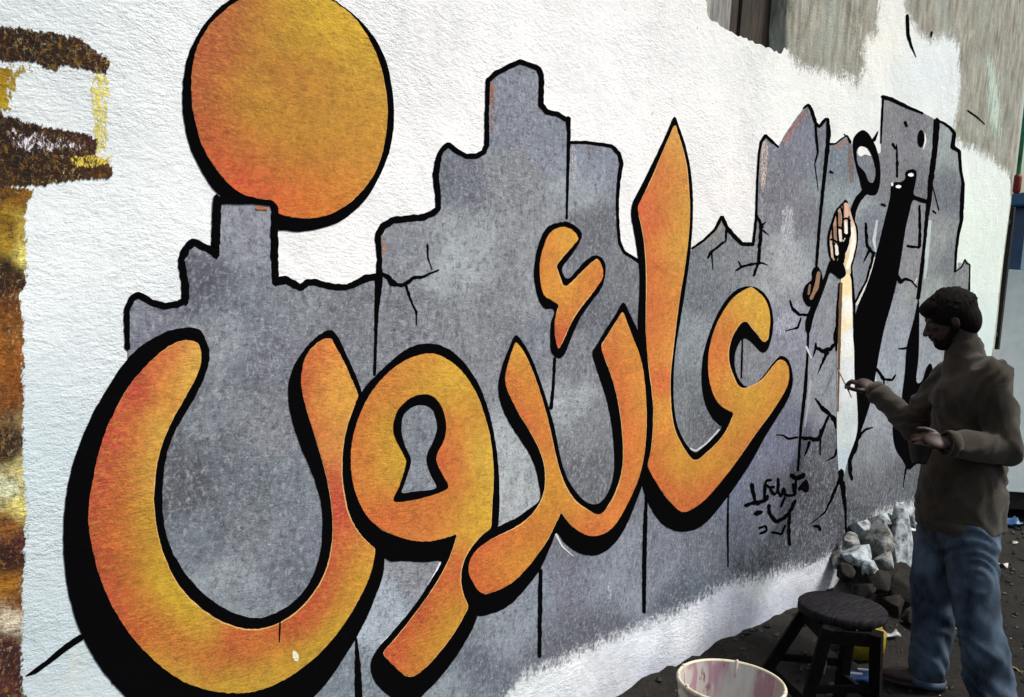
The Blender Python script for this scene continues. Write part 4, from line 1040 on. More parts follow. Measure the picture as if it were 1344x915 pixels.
# whitewash brushed over the wall foot
bot = [(x, y) for x, y in ((1262, 730), (1200, 752), (1105, 792), (1000, 842), (920, 884), (820, 940), (700, 1010), (520, 1120), (420, 1180))]
bs = [(700, 900, (220, 228, 234)), (760, 870, (230, 236, 242)), (850, 850, (222, 230, 240)), (900, 830, (232, 238, 246)), (950, 800, (214, 220, 234)), (1000, 770, (226, 234, 242)), (1000, 812, (190, 196, 212)), (1050, 750, (216, 222, 234)),
      (1040, 790, (184, 190, 206)), (1100, 735, (214, 220, 232)), (1180, 670, (236, 242, 245)), (1120, 760, (160, 162, 170)), (860, 880, (190, 196, 210)), (800, 905, (200, 206, 216)), (1180, 720, (214, 224, 228)), (940, 850, (204, 208, 222))]


def bcover(V, px, loops):
    b = np.array(BAND_TOP)
    d = px[:, 1] - np.interp(px[:, 0], b[:, 0], b[:, 1])
    return np.clip(0.10 + d / 34.0, -0.5, 1.6)


up = [(x, y - 30) for x, y in BAND_TOP]
paint('limewash_foot_band', up + bot, 7.5, M_band, wall, samples=bs, smooth=False, grid=0.018, jit=0.001, cover=bcover, label='rough white limewash band brushed along the foot of the wall')

# ------------------------------------------------------------------ mesh helpers for objects
def new_mesh(name, bm, mat, parent=None, smooth=True, bevel=0):
    if bevel:
        bmesh.ops.bevel(bm, geom=[e for e in bm.edges if e.calc_face_angle(0) > 0.5], offset=bevel, segments=2, affect='EDGES', profile=0.7)
    me = bpy.data.meshes.new(name)
    bmesh.ops.recalc_face_normals(bm, faces=bm.faces)
    bm.to_mesh(me); bm.free()
    if smooth:
        for p_ in me.polygons: p_.use_smooth = True
    return link(name, me, mat, parent)


def frame_z(d):
    d = Vector(d).normalized()
    return d.to_track_quat('Z', 'Y').to_matrix()


def add_capsule(bm, a, b, ra, rb, seg=14, cap=3, flat=1.0, flat_dir=None):
    a, b = Vector(a), Vector(b)
    d = (b - a)
    if d.length < 1e-6: return
    R = frame_z(d)
    u, v = R.col[0], R.col[1]
    if flat_dir is not None:
        f = Vector(flat_dir) - d.normalized() * Vector(flat_dir).dot(d.normalized())
        if f.length > 1e-4:
            u = f.normalized(); v = d.normalized().cross(u)
    dn = d.normalized()
    rings = []
    prof = [(-ra * math.sin(t), ra * math.cos(t), 0) for t in np.linspace(math.pi / 2, 0, cap + 1)] + [(rb * math.sin(t), rb * math.cos(t), 1) for t in np.linspace(0, math.pi / 2, cap + 1)]
    for off, r, e in prof:
        c = (a if e == 0 else b) + dn * off
        r = max(r, 1e-4)
        rings.append([bm.verts.new(c + u * (r * flat * math.cos(2 * math.pi * k / seg)) + v * (r * math.sin(2 * math.pi * k / seg))) for k in range(seg)])
    for r1, r2 in zip(rings, rings[1:]):
        for k in range(seg):
            bm.faces.new((r1[k], r1[(k + 1) % seg], r2[(k + 1) % seg], r2[k]))
    bm.faces.new(rings[0][::-1]); bm.faces.new(rings[-1])


def add_ell(bm, c, axes, rad, seg=18):
    """axes: three unit vectors, rad: three radii"""
    mt = Matrix(((axes[0][0] * rad[0], axes[1][0] * rad[1], axes[2][0] * rad[2], c[0]), (axes[0][1] * rad[0], axes[1][1] * rad[1], axes[2][1] * rad[2], c[1]),
                 (axes[0][2] * rad[0], axes[1][2] * rad[1], axes[2][2] * rad[2], c[2]), (0, 0, 0, 1)))
    bmesh.ops.create_uvsphere(bm, u_segments=seg, v_segments=seg // 2 + 2, radius=1.0, matrix=mt)


def add_box(bm, c, size, R=None):
    m = Matrix.Translation(Vector(c)) @ ((R.to_4x4()) if R is not None else Matrix.Identity(4)) @ Matrix.Diagonal((*size, 1))
    bmesh.ops.create_cube(bm, size=1.0, matrix=m)


def add_lathe(bm, c, prof, seg=40, sx=1, sy=1):
    rings = []
    for r, z in prof:
        rings.append([bm.verts.new((c[0] + sx * max(r, 1e-4) * math.cos(2 * math.pi * k / seg), c[1] + sy * max(r, 1e-4) * math.sin(2 * math.pi * k / seg), c[2] + z)) for k in range(seg)])
    for a, b in zip(rings, rings[1:]):
        for k in range(seg):
            bm.faces.new((a[k], a[(k + 1) % seg], b[(k + 1) % seg], b[k]))
    return rings


def remeshed(name, bm, voxel, smooth_it, mat, parent, disp=None):
    """voxel-fuse overlapping shapes into one continuous skin"""
    me = bpy.data.meshes.new(name + '_src')
    bmesh.ops.recalc_face_normals(bm, faces=bm.faces)
    bm.to_mesh(me); bm.free()
    o = bpy.data.objects.new(name + '_src', me)
    col.objects.link(o)
    r = o.modifiers.new('r', 'REMESH'); r.mode = 'VOXEL'; r.voxel_size = voxel
    s = o.modifiers.new('s', 'SMOOTH'); s.factor = 0.5; s.iterations = smooth_it
    dg = bpy.context.evaluated_depsgraph_get()
    res = bpy.data.meshes.new_from_object(o.evaluated_get(dg))
    bpy.data.objects.remove(o)
    res.name = name
    if disp:
        n = len(res.vertices)
        co = np.empty(n * 3); res.vertices.foreach_get('co', co); co = co.reshape(-1, 3)
        no = np.empty(n * 3); res.vertices.foreach_get('normal', no); no = no.reshape(-1, 3)
        dd = disp(co, no)
        co += no * dd[:, None]
        res.vertices.foreach_set('co', co.ravel()); res.update()
    for p_ in res.polygons: p_.use_smooth = True
    return link(name, res, mat, parent)


# ------------------------------------------------------------------ boarded opening high in the wall
M_plank_d = simple('dark_weathered_wood', rgb(36, 32, 29), rgb(70, 64, 57), 18, 0.85, 0.2, 0.004, (6, 1, 0.5))
M_plank_g = simple('grey_weathered_wood', rgb(150, 150, 148), rgb(96, 96, 94), 20, 0.85, 0.2, 0.004, (6, 1, 0.5))
shut = empty('boarded_window', (float(hole[0, 0]), 0, float(hole[0, 1])))
tag(shut, 'boarded window opening of dark and grey planks high in the wall', 'window')
x0, x1 = float(hole[0, 0]), float(hole[-2, 0])
z0 = float(hole[:, 1].min()) - 0.06
pxs = [930, 962, 983, 1001, 1029]
px_x = [on_y(p_, 30, 0.02)[0] for p_ in pxs]
px_x[0] = x0 - 0.05; px_x[-1] = x1 + 0.10
for i in range(4):
    a, b = px_x[i] + 0.002, px_x[i + 1] - 0.003
    bm = bmesh.new()
    yb = 0.030 if i == 0 else 0.055 + 0.012 * (i % 2)
    add_box(bm, ((a + b) / 2, yb + 0.012, (z0 + WTOP - 0.5) / 2 + 0.03), (b - a, 0.022, WTOP - 0.5 - z0 - 0.04))
    new_mesh('plank', bm, M_plank_g if i == 0 else M_plank_d, shut, False, 0.003)
bm = bmesh.new(); add_box(bm, ((x0 + x1) / 2, 0.10, (z0 + WTOP - 0.5) / 2), (x1 - x0 + 0.05, 0.02, WTOP - 0.5 - z0))
new_mesh('backing_board', bm, simple('black_backing', (0.01, 0.009, 0.008)), shut, False)

# ------------------------------------------------------------------ kiosk past the wall end
M_blue = simple('dark_blue_paint', rgb(40, 84, 128), rgb(28, 64, 104), 12, 0.45, 0.5)
M_pale = simple('pale_green_white_panel', (0.80, 0.88, 0.86), (0.66, 0.76, 0.75), 9, 0.6, 0.4, 0.001)
M_blackm = simple('black_metal', (0.008, 0.008, 0.009), (0.02, 0.02, 0.02), 20, 0.6)
KX = 7.35
kc = Vector(on_x(1302, 470, KX))
kd = float((np.array(kc) - CAM) @ FWD)
ztop_low = P(1330, 354, kd).z
yk0 = float(kc.y); yk1 = yk0 - 2.2
kz0 = P(1330, 650, kd).z
zb = P(1338, 270, kd).z
ykw = yk0 - 0.10
kio = empty('kiosk', (KX, yk0, 0))
tag(kio, 'kiosk with pale lower side and dark blue window past the wall end', 'kiosk')


def kbox(name, x_, y_, z_, mat, bevel=0.006):
    bm = bmesh.new()
    add_box(bm, (sum(x_) / 2, sum(y_) / 2, sum(z_) / 2), (abs(x_[1] - x_[0]), abs(y_[1] - y_[0]), abs(z_[1] - z_[0])))
    return new_mesh(name, bm, mat, kio, False, bevel)


kbox('side_panel', (KX, KX + 1.4), (yk1, yk0), (kz0, ztop_low), M_pale)
kbox('window_panel', (KX + 0.05, KX + 1.4), (yk1 + 0.03, ykw - 0.10), (ztop_low + 0.003, zb), M_blue)
kbox('window_frame', (KX + 0.03, KX + 0.08), (ykw - 0.13, ykw - 0.075), (ztop_low + 0.003, zb), M_pale, 0.003)
kbox('roof', (KX - 0.12, KX + 1.6), (yk1 - 0.1, ykw - 0.02), (zb + 0.003, zb + 0.09), simple('mid_blue_paint', rgb(60, 120, 160), rgb(50, 100, 140), 10, 0.5), 0.01)
kbox('base', (KX + 0.06, KX + 1.3), (yk1 + 0.05, yk0 - 0.05), (0.08, kz0 - 0.003), M_blackm)
for yy in (yk0 - 0.12, yk1 + 0.15):
    for xx in (KX + 0.12, KX + 1.2):
        kbox('foot', (xx, xx + 0.08), (yy, yy + 0.08), (-0.03, 0.078), M_blackm, 0.004)
t_ = on_x(1330, 272, 7.10); b_ = on_x(1303, 458, 7.10)
post = empty('black_post', (7.10, float(t_[1] + b_[1]) / 2, 0)); tag(post, 'thin black metal post between the wall end and the kiosk', 'post')
bm = bmesh.new(); add_box(bm, (7.10, float(t_[1] + b_[1]) / 2, float(t_[2] + b_[2]) / 2), (0.04, 0.05, float(t_[2] - b_[2])))
new_mesh('post_shaft', bm, M_blackm, post, False, 0.004)
bm = bmesh.new(); add_box(bm, (7.04, float(t_[1] + b_[1]) / 2, float(t_[2]) - 0.1), (0.10, 0.03, 0.03)); new_mesh('wall_bracket', bm, M_blackm, post, False, 0.003)
bm = bmesh.new(); add_box(bm, (7.04, float(t_[1] + b_[1]) / 2, float(b_[2]) + 0.1), (0.10, 0.03, 0.03)); new_mesh('wall_bracket', bm, M_blackm, post, False, 0.003)
kio.rotation_euler = (0, 0, math.radians(45))
pipe = empty('drainpipe', (7.06, 0.05, 0))
tag(pipe, 'thin green drainpipe running down the end of the wall', 'pipe')
gp = on_y(1336, 120, 0.06)
bm = bmesh.new(); add_capsule(bm, (7.09, 0.0, 2.35), (7.09, 0.0, WTOP), 0.014, 0.014, 12)
new_mesh('pipe', bm, simple('green_enamel', rgb(60, 150, 110), rgb(40, 90, 66), 20, 0.5), pipe)
bm = bmesh.new(); add_capsule(bm, (7.09, 0.0, 2.28), (7.09, 0.0, 2.36), 0.026, 0.026, 12)
new_mesh('pipe_socket', bm, simple('red_oxide_paint', rgb(140, 40, 40), rgb(90, 30, 30), 20, 0.6), pipe)

# ------------------------------------------------------------------ bucket
bc = on_z(960, 893, 0.36)
bx, by = float(bc[0]), float(bc[1])
buck = empty('paint_bucket', (bx, by, 0))
tag(buck, 'off-white plastic paint bucket streaked with pink paint inside, open and nearest the camera', 'bucket')
zb0 = ground_z(bx, by) - 0.004
H = 0.36 - zb0
BR = 0.165
q = NT('bucket_plastic', 0.5, 0.4)
v_ = q.pos((1, 1, 0.35))
n1 = q.noise(v_, 22, 4, 0.6, 0.5)
n2 = q.noise(q.pos((1, 1, 0.6)), 40, 4, 0.7)
c_ = q.mix(q.range(n2, 0.5, 0.75, 0, 0.6), rgb(196, 190, 168), rgb(120, 112, 92))
q.base(c_); q.bump(n2, 0.4, 0.002)
M_buck = q.m
q = NT('bucket_inside_paint', 0.55, 0.4)
v_ = q.pos((1, 1, 0.25))
n1 = q.noise(v_, 18, 4, 0.6, 0.6)
n2 = q.noise(q.pos((1, 1, 0.5)), 30, 4, 0.7)
c_ = q.mix(q.range(n1, 0.48, 0.56), rgb(178, 172, 168), rgb(158, 126, 138))
c_ = q.mix(q.range(n2, 0.60, 0.70), c_, rgb(110, 62, 72))
n3 = q.noise(v_, 9, 3, 0.5)
c_ = q.mix(q.range(n3, 0.5, 0.62, 0, 0.7), c_, rgb(205, 214, 206))
q.base(c_)
M_buckin = q.m
bm = bmesh.new()
add_lathe(bm, (bx, by, zb0), [(0.0, 0.0), (0.8 * BR, 0.0), (0.82 * BR, 0.01), (0.90 * BR, H * 0.5), (0.955 * BR, H * 0.84), (0.985 * BR, H * 0.845), (0.985 * BR, H * 0.87), (0.965 * BR, H * 0.88), (0.975 * BR, H * 0.955), (1.03 * BR, H * 0.96), (1.04 * BR, H * 0.985), (1.02 * BR, H), (0.985 * BR, H), (0.975 * BR, H * 0.985)], 56)
new_mesh('bucket_shell', bm, M_buck, buck)
bm = bmesh.new()
add_lathe(bm, (bx, by, zb0), [(0.974 * BR, H * 0.984), (0.93 * BR, H * 0.8), (0.88 * BR, H * 0.45), (0.86 * BR, H * 0.30), (0.5 * BR, H * 0.29), (0.0, H * 0.29)], 56)
new_mesh('inner_wall', bm, M_buckin, buck)
bm = bmesh.new()
prev = None
for k in range(19):
    t = math.pi * k / 18
    p_ = Vector((bx + 1.05 * BR * math.cos(t + 0.6), by + 1.05 * BR * math.sin(t + 0.6), zb0 + H * 0.9 - 0.16 * math.sin(t)))
    p_ += Vector((math.cos(0.6 + math.pi / 2), math.sin(0.6 + math.pi / 2), 0)) * 0.012 * math.sin(t)
    if prev: add_capsule(bm, prev, p_, 0.0022, 0.0022, 6, 1)
    prev = p_
new_mesh('wire_handle', bm, simple('dull_wire', (0.08, 0.075, 0.07), None, 20, 0.5, metallic=0.6), buck)
bm = bmesh.new()
for k in range(7):   # paint runs over the rim
    a = [3.4, 2.2, 1.7, 2.7, 5.0, 0.4, 4.3][k]
    ln = [0.05, 0.11, 0.08, 0.04, 0.09, 0.05, 0.06][k]
    d = Vector((math.cos(a), math.sin(a), 0))
    top_ = Vector((bx, by, zb0 + H)) + d * 0.995 * BR
    add_capsule(bm, top_, Vector((bx, by, zb0 + H - ln)) + d * (0.965 * BR - ln * 0.1), 0.006, 0.004, 8, 2)
new_mesh('paint_run', bm, simple('pink_paint', rgb(190, 160, 166), rgb(205, 200, 192), 60, 0.5), buck)['kind'] = 'stuff'

# ------------------------------------------------------------------ stools
M_stool = simple('black_stool_wood', (0.002, 0.002, 0.002), (0.006, 0.0055, 0.006), 30, 0.9, 0.08, 0.002, (3, 1, 1))
q = NT('worn_seat_with_sheen', 0.8, 0.12)
sv = q.pos((1.2, 14, 1), (0, 0, 0.85))
n1 = q.noise(sv, 11, 6, 0.75)
q.base(q.mix(q.range(n1, 0.45, 0.7), (0.004, 0.004, 0.005), (0.028, 0.027, 0.033))); q.bump(n1, 0.6, 0.004)  # pale streaks put sheen lines into the colour of the worn seat
M_seat = q.m


def stool(corners_px, feet_px, h, label, seat_mat, cat='stool', round_=False):
    cs_ = [Vector(on_z(x, y, h)) for x, y in corners_px]
    cen = Vector(on_z(1106, 794, h))
    g = ground_z(cen.x, cen.y)
    root = empty('stool', (cen.x, cen.y, g)); tag(root, label, cat)
    bm = bmesh.new()
    if round_:
        r = 0.158
        add_lathe(bm, (cen.x, cen.y, h), [(0, 0), (r * 0.96, 0), (r, -0.006), (r, -0.03), (r * 0.95, -0.036), (0, -0.036)], 36)
    else:
        t = [bm.verts.new(c) for c in cs_]; b = [bm.verts.new(c - Vector((0, 0, 0.034))) for c in cs_]
        bm.faces.new(t); bm.faces.new(b[::-1])
        for k in range(4): bm.faces.new((t[k], t[(k + 1) % 4], b[(k + 1) % 4], b[k]))
        bmesh.ops.recalc_face_normals(bm, faces=bm.faces)
    new_mesh('seat', bm, seat_mat, root, round_, 0 if round_ else 0.008)
    feet = []
    for k, c in enumerate(cs_):
        d = (c - cen); d.z = 0
        top_ = cen + d * 0.86 + Vector((0, 0, -0.036))
        ft = Vector(on_z(*feet_px[k], 0.0))
        ft.z = ground_z(ft.x, ft.y) - 0.003
        dd = (ft - top_)
        R = frame_z(dd)
        bm = bmesh.new(); add_box(bm, (top_ + ft) / 2, (0.040, 0.040, dd.length), R)
        new_mesh('leg', bm, M_stool, root, False, 0.004)
        feet.append((top_, ft))
    n_ = len(feet)
    for k in range(n_):
        a = feet[k][0].lerp(feet[k][1], 0.55 if k % 2 else 0.68); b = feet[(k + 1) % n_][0].lerp(feet[(k + 1) % n_][1], 0.55 if k % 2 else 0.68)
        bm = bmesh.new(); add_box(bm, (a + b) / 2, (0.018, 0.026, (b - a).length - 0.03), frame_z(b - a)); new_mesh('stretcher', bm, M_stool, root, False, 0.003)
        a = feet[k][0].lerp(feet[k][1], 0.07); b = feet[(k + 1) % n_][0].lerp(feet[(k + 1) % n_][1], 0.07)
        bm = bmesh.new(); add_box(bm, (a + b) / 2, (0.02, 0.05, (b - a).length - 0.03), frame_z(b - a)); new_mesh('apron', bm, M_stool, root, False, 0.003)
    return root, cen


st1, c1_ = stool([(1055, 783), (1085, 814), (1160, 822), (1122, 783)], [(983, 925), (1046, 968), (1147, 962), (1100, 930)], 0.45, 'low black wooden stool with a worn round seat, sheen streaks put in its colour, beside the rubble', M_seat, round_=True)

# string hanging from the first stool
bm = bmesh.new()
prev = None
for k, (x, y) in enumerate([(1106, 814), (1103, 826), (1096, 834), (1089, 842), (1085, 851), (1083, 862), (1084, 872), (1081, 884)]):
    p_ = P(x, y, 3.52)
    if prev: add_capsule(bm, prev, p_, 0.0035, 0.0035, 7, 2)
    prev = p_
tag(new_mesh('string', bm, simple('pale_string', rgb(120, 112, 100), rgb(70, 64, 56), 60, 0.9)), 'short pale string hanging off the stool seat', 'string')

# yellow jug, blue packet, silver paper
gj = on_z(1131, 868, 0.0)
jx, jy = float(gj[0]), float(gj[1])
jz = ground_z(jx, jy)
jug = empty('yellow_jug', (jx, jy, jz)); tag(jug, 'yellow plastic jug with a ring handle standing under the stool', 'jug')
M_yel = simple('yellow_plastic', rgb(168, 152, 40), rgb(120, 104, 30), 14, 0.5, 0.4)
bm = bmesh.new()
R_ = Matrix.Rotation(-0.75, 3, 'Z')
add_box(bm, (jx, jy, jz + 0.075), (0.17, 0.10, 0.15), R_)
bmesh.ops.bevel(bm, geom=list(bm.edges), offset=0.022, segments=3, affect='EDGES')
new_mesh('jug_body', bm, M_yel, jug)
bm = bmesh.new(); prev = None
o_ = R_ @ Vector((-0.035, 0, 0))
for k in range(13):
    t = 2 * math.pi * k / 12
    p_ = Vector((jx, jy, jz + 0.168)) + o_ + R_ @ Vector((0.022 * math.cos(t), 0, 0.022 * math.sin(t)))
    if prev: add_capsule(bm, prev, p_, 0.006, 0.006, 8, 1)
    prev = p_
new_mesh('ring_handle', bm, M_yel, jug)
bm = bmesh.new(); add_lathe(bm, (jx + R_.col[0][0] * 0.05, jy + R_.col[0][1] * 0.05, jz + 0.15), [(0.018, -0.005), (0.018, 0.016), (0.0, 0.016)], 16); new_mesh('cap', bm, simple('dark_cap', (0.02, 0.02, 0.02)), jug)

gp_ = on_z(1124, 886, 0.03)
pkx, pky = float(gp_[0]), float(gp_[1]); pkz = ground_z(pkx, pky)
pk = empty('snack_packet', (pkx, pky, pkz)); tag(pk, 'crumpled blue and white packet lying on the ground under the stool', 'packet')
bm = bmesh.new()
R_ = Matrix.Rotation(-0.9, 3, 'Z')
bmesh.ops.create_grid(bm, x_segments=10, y_segments=7, size=0.5, matrix=Matrix.Translation((pkx, pky, pkz + 0.025)) @ R_.to_4x4() @ Matrix.Diagonal((0.15, 0.09, 1, 1)))
for v in bm.verts: v.co.z += 0.022 * mnoise.noise(v.co * 28) + 0.006
geo = bmesh.ops.solidify(bm, geom=bm.faces[:], thickness=0.016)
new_mesh('packet_body', bm, simple('blue_foil', rgb(50, 90, 150), rgb(30, 60, 110), 20, 0.35, 0.5), pk)
for dx_, dy_ in ((-0.045, 0.02), (0.035, 0.02), (-0.01, -0.028)):
    d = R_ @ Vector((dx_, dy_, 0))
    bm = bmesh.new(); add_box(bm, (pkx + d.x, pky + d.y, pkz + 0.048), (0.05, 0.014, 0.004), R_); new_mesh('white_stripe', bm, simple('white_foil', (0.6, 0.62, 0.65)), pk, False, 0.001)

# ------------------------------------------------------------------ stones, grit and litter
M_rock_w = simple('limewashed_stone', rgb(172, 183, 190), rgb(84, 81, 77), 20, 0.95, 0.05, 0.016, lo=0.40, hi=0.64)
M_rock_b = simple('brown_stone', rgb(66, 61, 55), rgb(150, 154, 155), 22, 0.9, 0.2, 0.012)
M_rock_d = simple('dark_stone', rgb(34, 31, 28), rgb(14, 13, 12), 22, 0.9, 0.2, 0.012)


def rock(px, py, y, r, flat, mat, label, seedv, tall=1.0, group='rubble stones heaped against the wall foot'):
    c = Vector(on_y(px, py, y))
    bm = bmesh.new()
    bmesh.ops.create_icosphere(bm, subdivisions=4, radius=1.0)
    rot = Matrix.Rotation(seedv * 1.7, 3, 'Z') @ Matrix.Rotation(0.5 * math.sin(seedv * 3), 3, 'X')
    for v in bm.verts:
        d = v.co.normalized()
        k = 1 + 0.30 * mnoise.noise(d * 1.3 + Vector((seedv * 5, 0, 0))) + 0.12 * mnoise.noise(d * 4 + Vector((0, seedv * 5, 0)))
        cb = max(abs(d.x), abs(d.y), abs(d.z))
        v.co = d * k * 1.12
    rr = random.Random(int(seedv * 31))
    for _ in range(11):                        # split faces
        pn = Vector((rr.uniform(-1, 1), rr.uniform(-1, 1), rr.uniform(-1, 1))).normalized()
        off = rr.uniform(0.55, 0.88)
        for v in bm.verts:
            e = v.co.dot(pn) - off
            if e > 0: v.co -= pn * e * 0.94
    for v in bm.verts:
        v.co = rot @ v.co
        v.co = Vector((v.co.x * r, v.co.y * r * flat, v.co.z * r * tall)) + c
    o = new_mesh('stone', bm, mat, None)
    o.data.transform(Matrix.Translation(-c)); o.location = c
    tag(o, label, 'stone', group)
    return o


rk = [
    (1181, 722, -0.12, 0.115, 0.6, M_rock_w, 'tall limewashed slab of stone leaning on the wall behind the painter legs', 1.0, 1.9),
    (1151, 716, -0.12, 0.12, 0.8, M_rock_b, 'largest brown stone, in the middle of the rubble heap', 2.0, 1.25),
    (1130, 694, -0.05, 0.08, 0.8, M_rock_w, 'pale flat stone at the top left of the rubble heap', 3.0, 0.7),
    (1127, 730, -0.14, 0.075, 0.9, M_rock_w, 'limewashed stone at the left foot of the rubble heap', 4.0, 0.9),
    (1194, 680, -0.05, 0.11, 0.6, M_rock_w, 'white splashed stone beside the painter hip, highest in the heap', 5.0, 0.7),
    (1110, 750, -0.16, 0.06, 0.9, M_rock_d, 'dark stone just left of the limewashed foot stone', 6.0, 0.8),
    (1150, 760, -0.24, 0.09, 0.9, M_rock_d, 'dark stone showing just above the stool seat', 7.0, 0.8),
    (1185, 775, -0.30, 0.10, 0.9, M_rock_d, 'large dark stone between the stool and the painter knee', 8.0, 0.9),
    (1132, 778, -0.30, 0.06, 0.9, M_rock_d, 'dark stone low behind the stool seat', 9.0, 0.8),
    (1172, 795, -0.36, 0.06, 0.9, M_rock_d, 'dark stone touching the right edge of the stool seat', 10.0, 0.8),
    (1140, 745, -0.20, 0.055, 0.8, M_rock_w, 'small limewashed chip of stone leaning on the brown ones', 11.0, 0.8),
    (1163, 736, -0.22, 0.055, 0.8, M_rock_b, 'small brown stone leaning on the tall limewashed slab', 12.0, 0.9),
    (1107, 733, -0.06, 0.06, 0.8, M_rock_b, 'brown stone at the end of the white band on the wall', 13.0, 0.8),
    (1203, 742, -0.16, 0.08, 0.8, M_rock_d, 'dark stone half hidden behind the painter thigh', 14.0, 1.0),
    (1118, 712, -0.07, 0.055, 0.8, M_rock_b, 'little brown stone tucked under the pale flat stone', 15.0, 0.9),
    (1160, 684, -0.05, 0.075, 0.7, M_rock_w, 'pale stone wedged above the largest brown one', 16.0, 0.7),
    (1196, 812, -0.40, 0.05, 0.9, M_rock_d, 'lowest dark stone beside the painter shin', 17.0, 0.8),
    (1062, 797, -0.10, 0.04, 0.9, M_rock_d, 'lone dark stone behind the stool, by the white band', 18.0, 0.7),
]
for px, py, y, r, fl, m_, lb, sd_, tl in rk:
    rock(px, py, y, r, fl, m_, lb or 'dark stone in the lower part of the rubble heap', sd_, tl)
# supporting mound under the heap
bm = bmesh.new()
c = Vector(on_y(1165, 740, -0.02)); 
bmesh.ops.create_grid(bm, x_segments=40, y_segments=20, size=0.5, matrix=Matrix.Translation((c.x + 0.1, -0.24, 0)) @ Matrix.Diagonal((1.7, 0.56, 1, 1)))
for v in bm.verts:
    dx = (v.co.x - c.x - 0.1) / 0.85; dy = (v.co.y + 0.0) / 0.52
    hgt = max(0, 1 - dx * dx) * max(0, 1 + dy) ** 1.2
    v.co.z = ground_z(v.co.x, v.co.y) - 0.012 + 0.13 * hgt + 0.05 * hgt * mnoise.noise(v.co * 9)
tag(new_mesh('dirt_heap', bm, M_soil), kind='structure')
# grit
me = bpy.data.meshes.new('grit')
V, Fc, ctr = [], [], 0
base = [(1, 0, 0), (-1, 0, 0), (0, 1, 0), (0, -1, 0), (0, 0, 1), (0, 0, -1)]
fcs = [(0, 2, 4), (2, 1, 4), (1, 3, 4), (3, 0, 4), (2, 0, 5), (1, 2, 5), (3, 1, 5), (0, 3, 5)]
for k in range(5200):
    x = rng.uniform(1.6, 8.5); y = rng.uniform(-2.6, -0.02)
    s = 0.004 + 0.013 * rng.random() ** 3
    if y > -0.5: s *= 1.4
    z = ground_z(x, y) + s * 0.3
    for b in base:
        j = rng.uniform(0.6, 1.3, 3)
        V.append((x + b[0] * s * j[0], y + b[1] * s * j[1], z + b[2] * s * 0.7 * j[2]))
    Fc += [tuple(q_ + ctr for q_ in f) for f in fcs]; ctr += 6
me.from_pydata(V, [], Fc)
q = NT('grit_stone', 0.9)
oi = q.noise(q.pos(), 25, 2)
q.base(q.mix(q.range(oi, 0.4, 0.66), (0.007, 0.007, 0.006), (0.06, 0.058, 0.05)))
tag(link('grit', me, q.m), kind='stuff')
V, Fc = [], []
for k in range(70):
    x = rng.uniform(2.2, 6.5); y = rng.uniform(-1.4, -0.15); r0 = rng.uniform(0.003, 0.011)
    o_ = len(V); z = ground_z(x, y) + 0.004
    V += [(x + r0 * rng.uniform(0.6, 1.2) * math.cos(a), y + r0 * rng.uniform(0.6, 1.2) * math.sin(a), z + 0.001) for a in np.linspace(0, 2 * math.pi, 8, endpoint=False)]
    V.append((x, y, z + 0.004)); Fc += [(o_ + i, o_ + (i + 1) % 8, o_ + 8) for i in range(8)]
me = bpy.data.meshes.new('paint_spatter'); me.from_pydata(V, [], Fc)
tag(link('paint_spatter', me, simple('dried_white_paint', rgb(170, 172, 172), rgb(120, 120, 118), 40, 0.8)), kind='stuff')
M_paper = simple('dirty_white_paper', rgb(210, 205, 196), rgb(160, 152, 140), 30, 0.9)


def scrap(px, py, s, label, mat=M_paper, name='paper_scrap', cat='litter'):
    g = Vector(on_z(px, py, 0.0)); g.z = ground_z(g.x, g.y)
    bm = bmesh.new()
    bmesh.ops.create_grid(bm, x_segments=6, y_segments=5, size=0.5, matrix=Matrix.Rotation(px, 4, 'Z') @ Matrix.Diagonal((s, s * 0.6, 1, 1)))
    for v in bm.verts: v.co.z = s * 0.35 * (mnoise.noise(v.co * 30 + Vector((px, 0, 0))) + 0.5)
    bmesh.ops.solidify(bm, geom=bm.faces[:], thickness=0.002)
    o = new_mesh(name, bm, mat); o.location = g
    tag(o, label, cat)


scrap(1330, 722, 0.04, 'smaller white scrap of paper on the ground right of the painter hip')
scrap(1315, 747, 0.06, 'larger white scrap of paper on the ground beside the painter thigh')
scrap(1322, 700, 0.20, 'blue plastic sheet lying on the ground below the kiosk', M_blue, 'plastic_sheet', 'litter')
scrap(1168, 840, 0.08, 'crumpled silver paper on the ground right of the yellow jug', simple('silver_paper', (0.35, 0.36, 0.38), (0.15, 0.15, 0.16), 60, 0.4))
scrap(1008, 893, 0.03, 'tiny pale chip on the dark ground between bucket and stool')
scrap(1334, 880, 0.05, 'yellowish leaf litter on the ground at the right edge', simple('dry_leaf', rgb(120, 110, 60), rgb(80, 70, 40), 30, 0.9), 'dry_leaf')

# ------------------------------------------------------------------ the painter
UP = Vector((0, 0, 1))
CR_, CF_ = Vector(RIGHT), Vector(FWD)
right_h = Vector((RIGHT[0], RIGHT[1], 0)).normalized()      # image right, level
fwd_h = Vector((FWD[0], FWD[1], 0)).normalized()            # away from the camera, level
face = (-right_h * 0.97 + fwd_h * 0.24).normalized()        # he faces image left, slightly to the wall
left = UP.cross(face).normalized()                          # his left, towards the camera
M_skin = simple('skin', rgb(50, 29, 22), rgb(30, 17, 14), 25, 0.55, 0.4, 0.0008)
q = NT('brown_knit', 0.95, 0.1)
nk = q.noise(q.pos((1, 1, 1)), 7, 4, 0.6)
nf = q.noise(q.pos((1, 1, 0.5)), 300, 3, 0.6)
q.base(q.mix(q.range(nk, 0.35, 0.65), rgb(62, 57, 48), rgb(36, 33, 28)))
q.bump(nf, 0.8, 0.004)
q.b.inputs['Sheen Weight'].default_value = 0.15
M_sweater = q.m
q = NT('blue_denim', 0.9, 0.15)
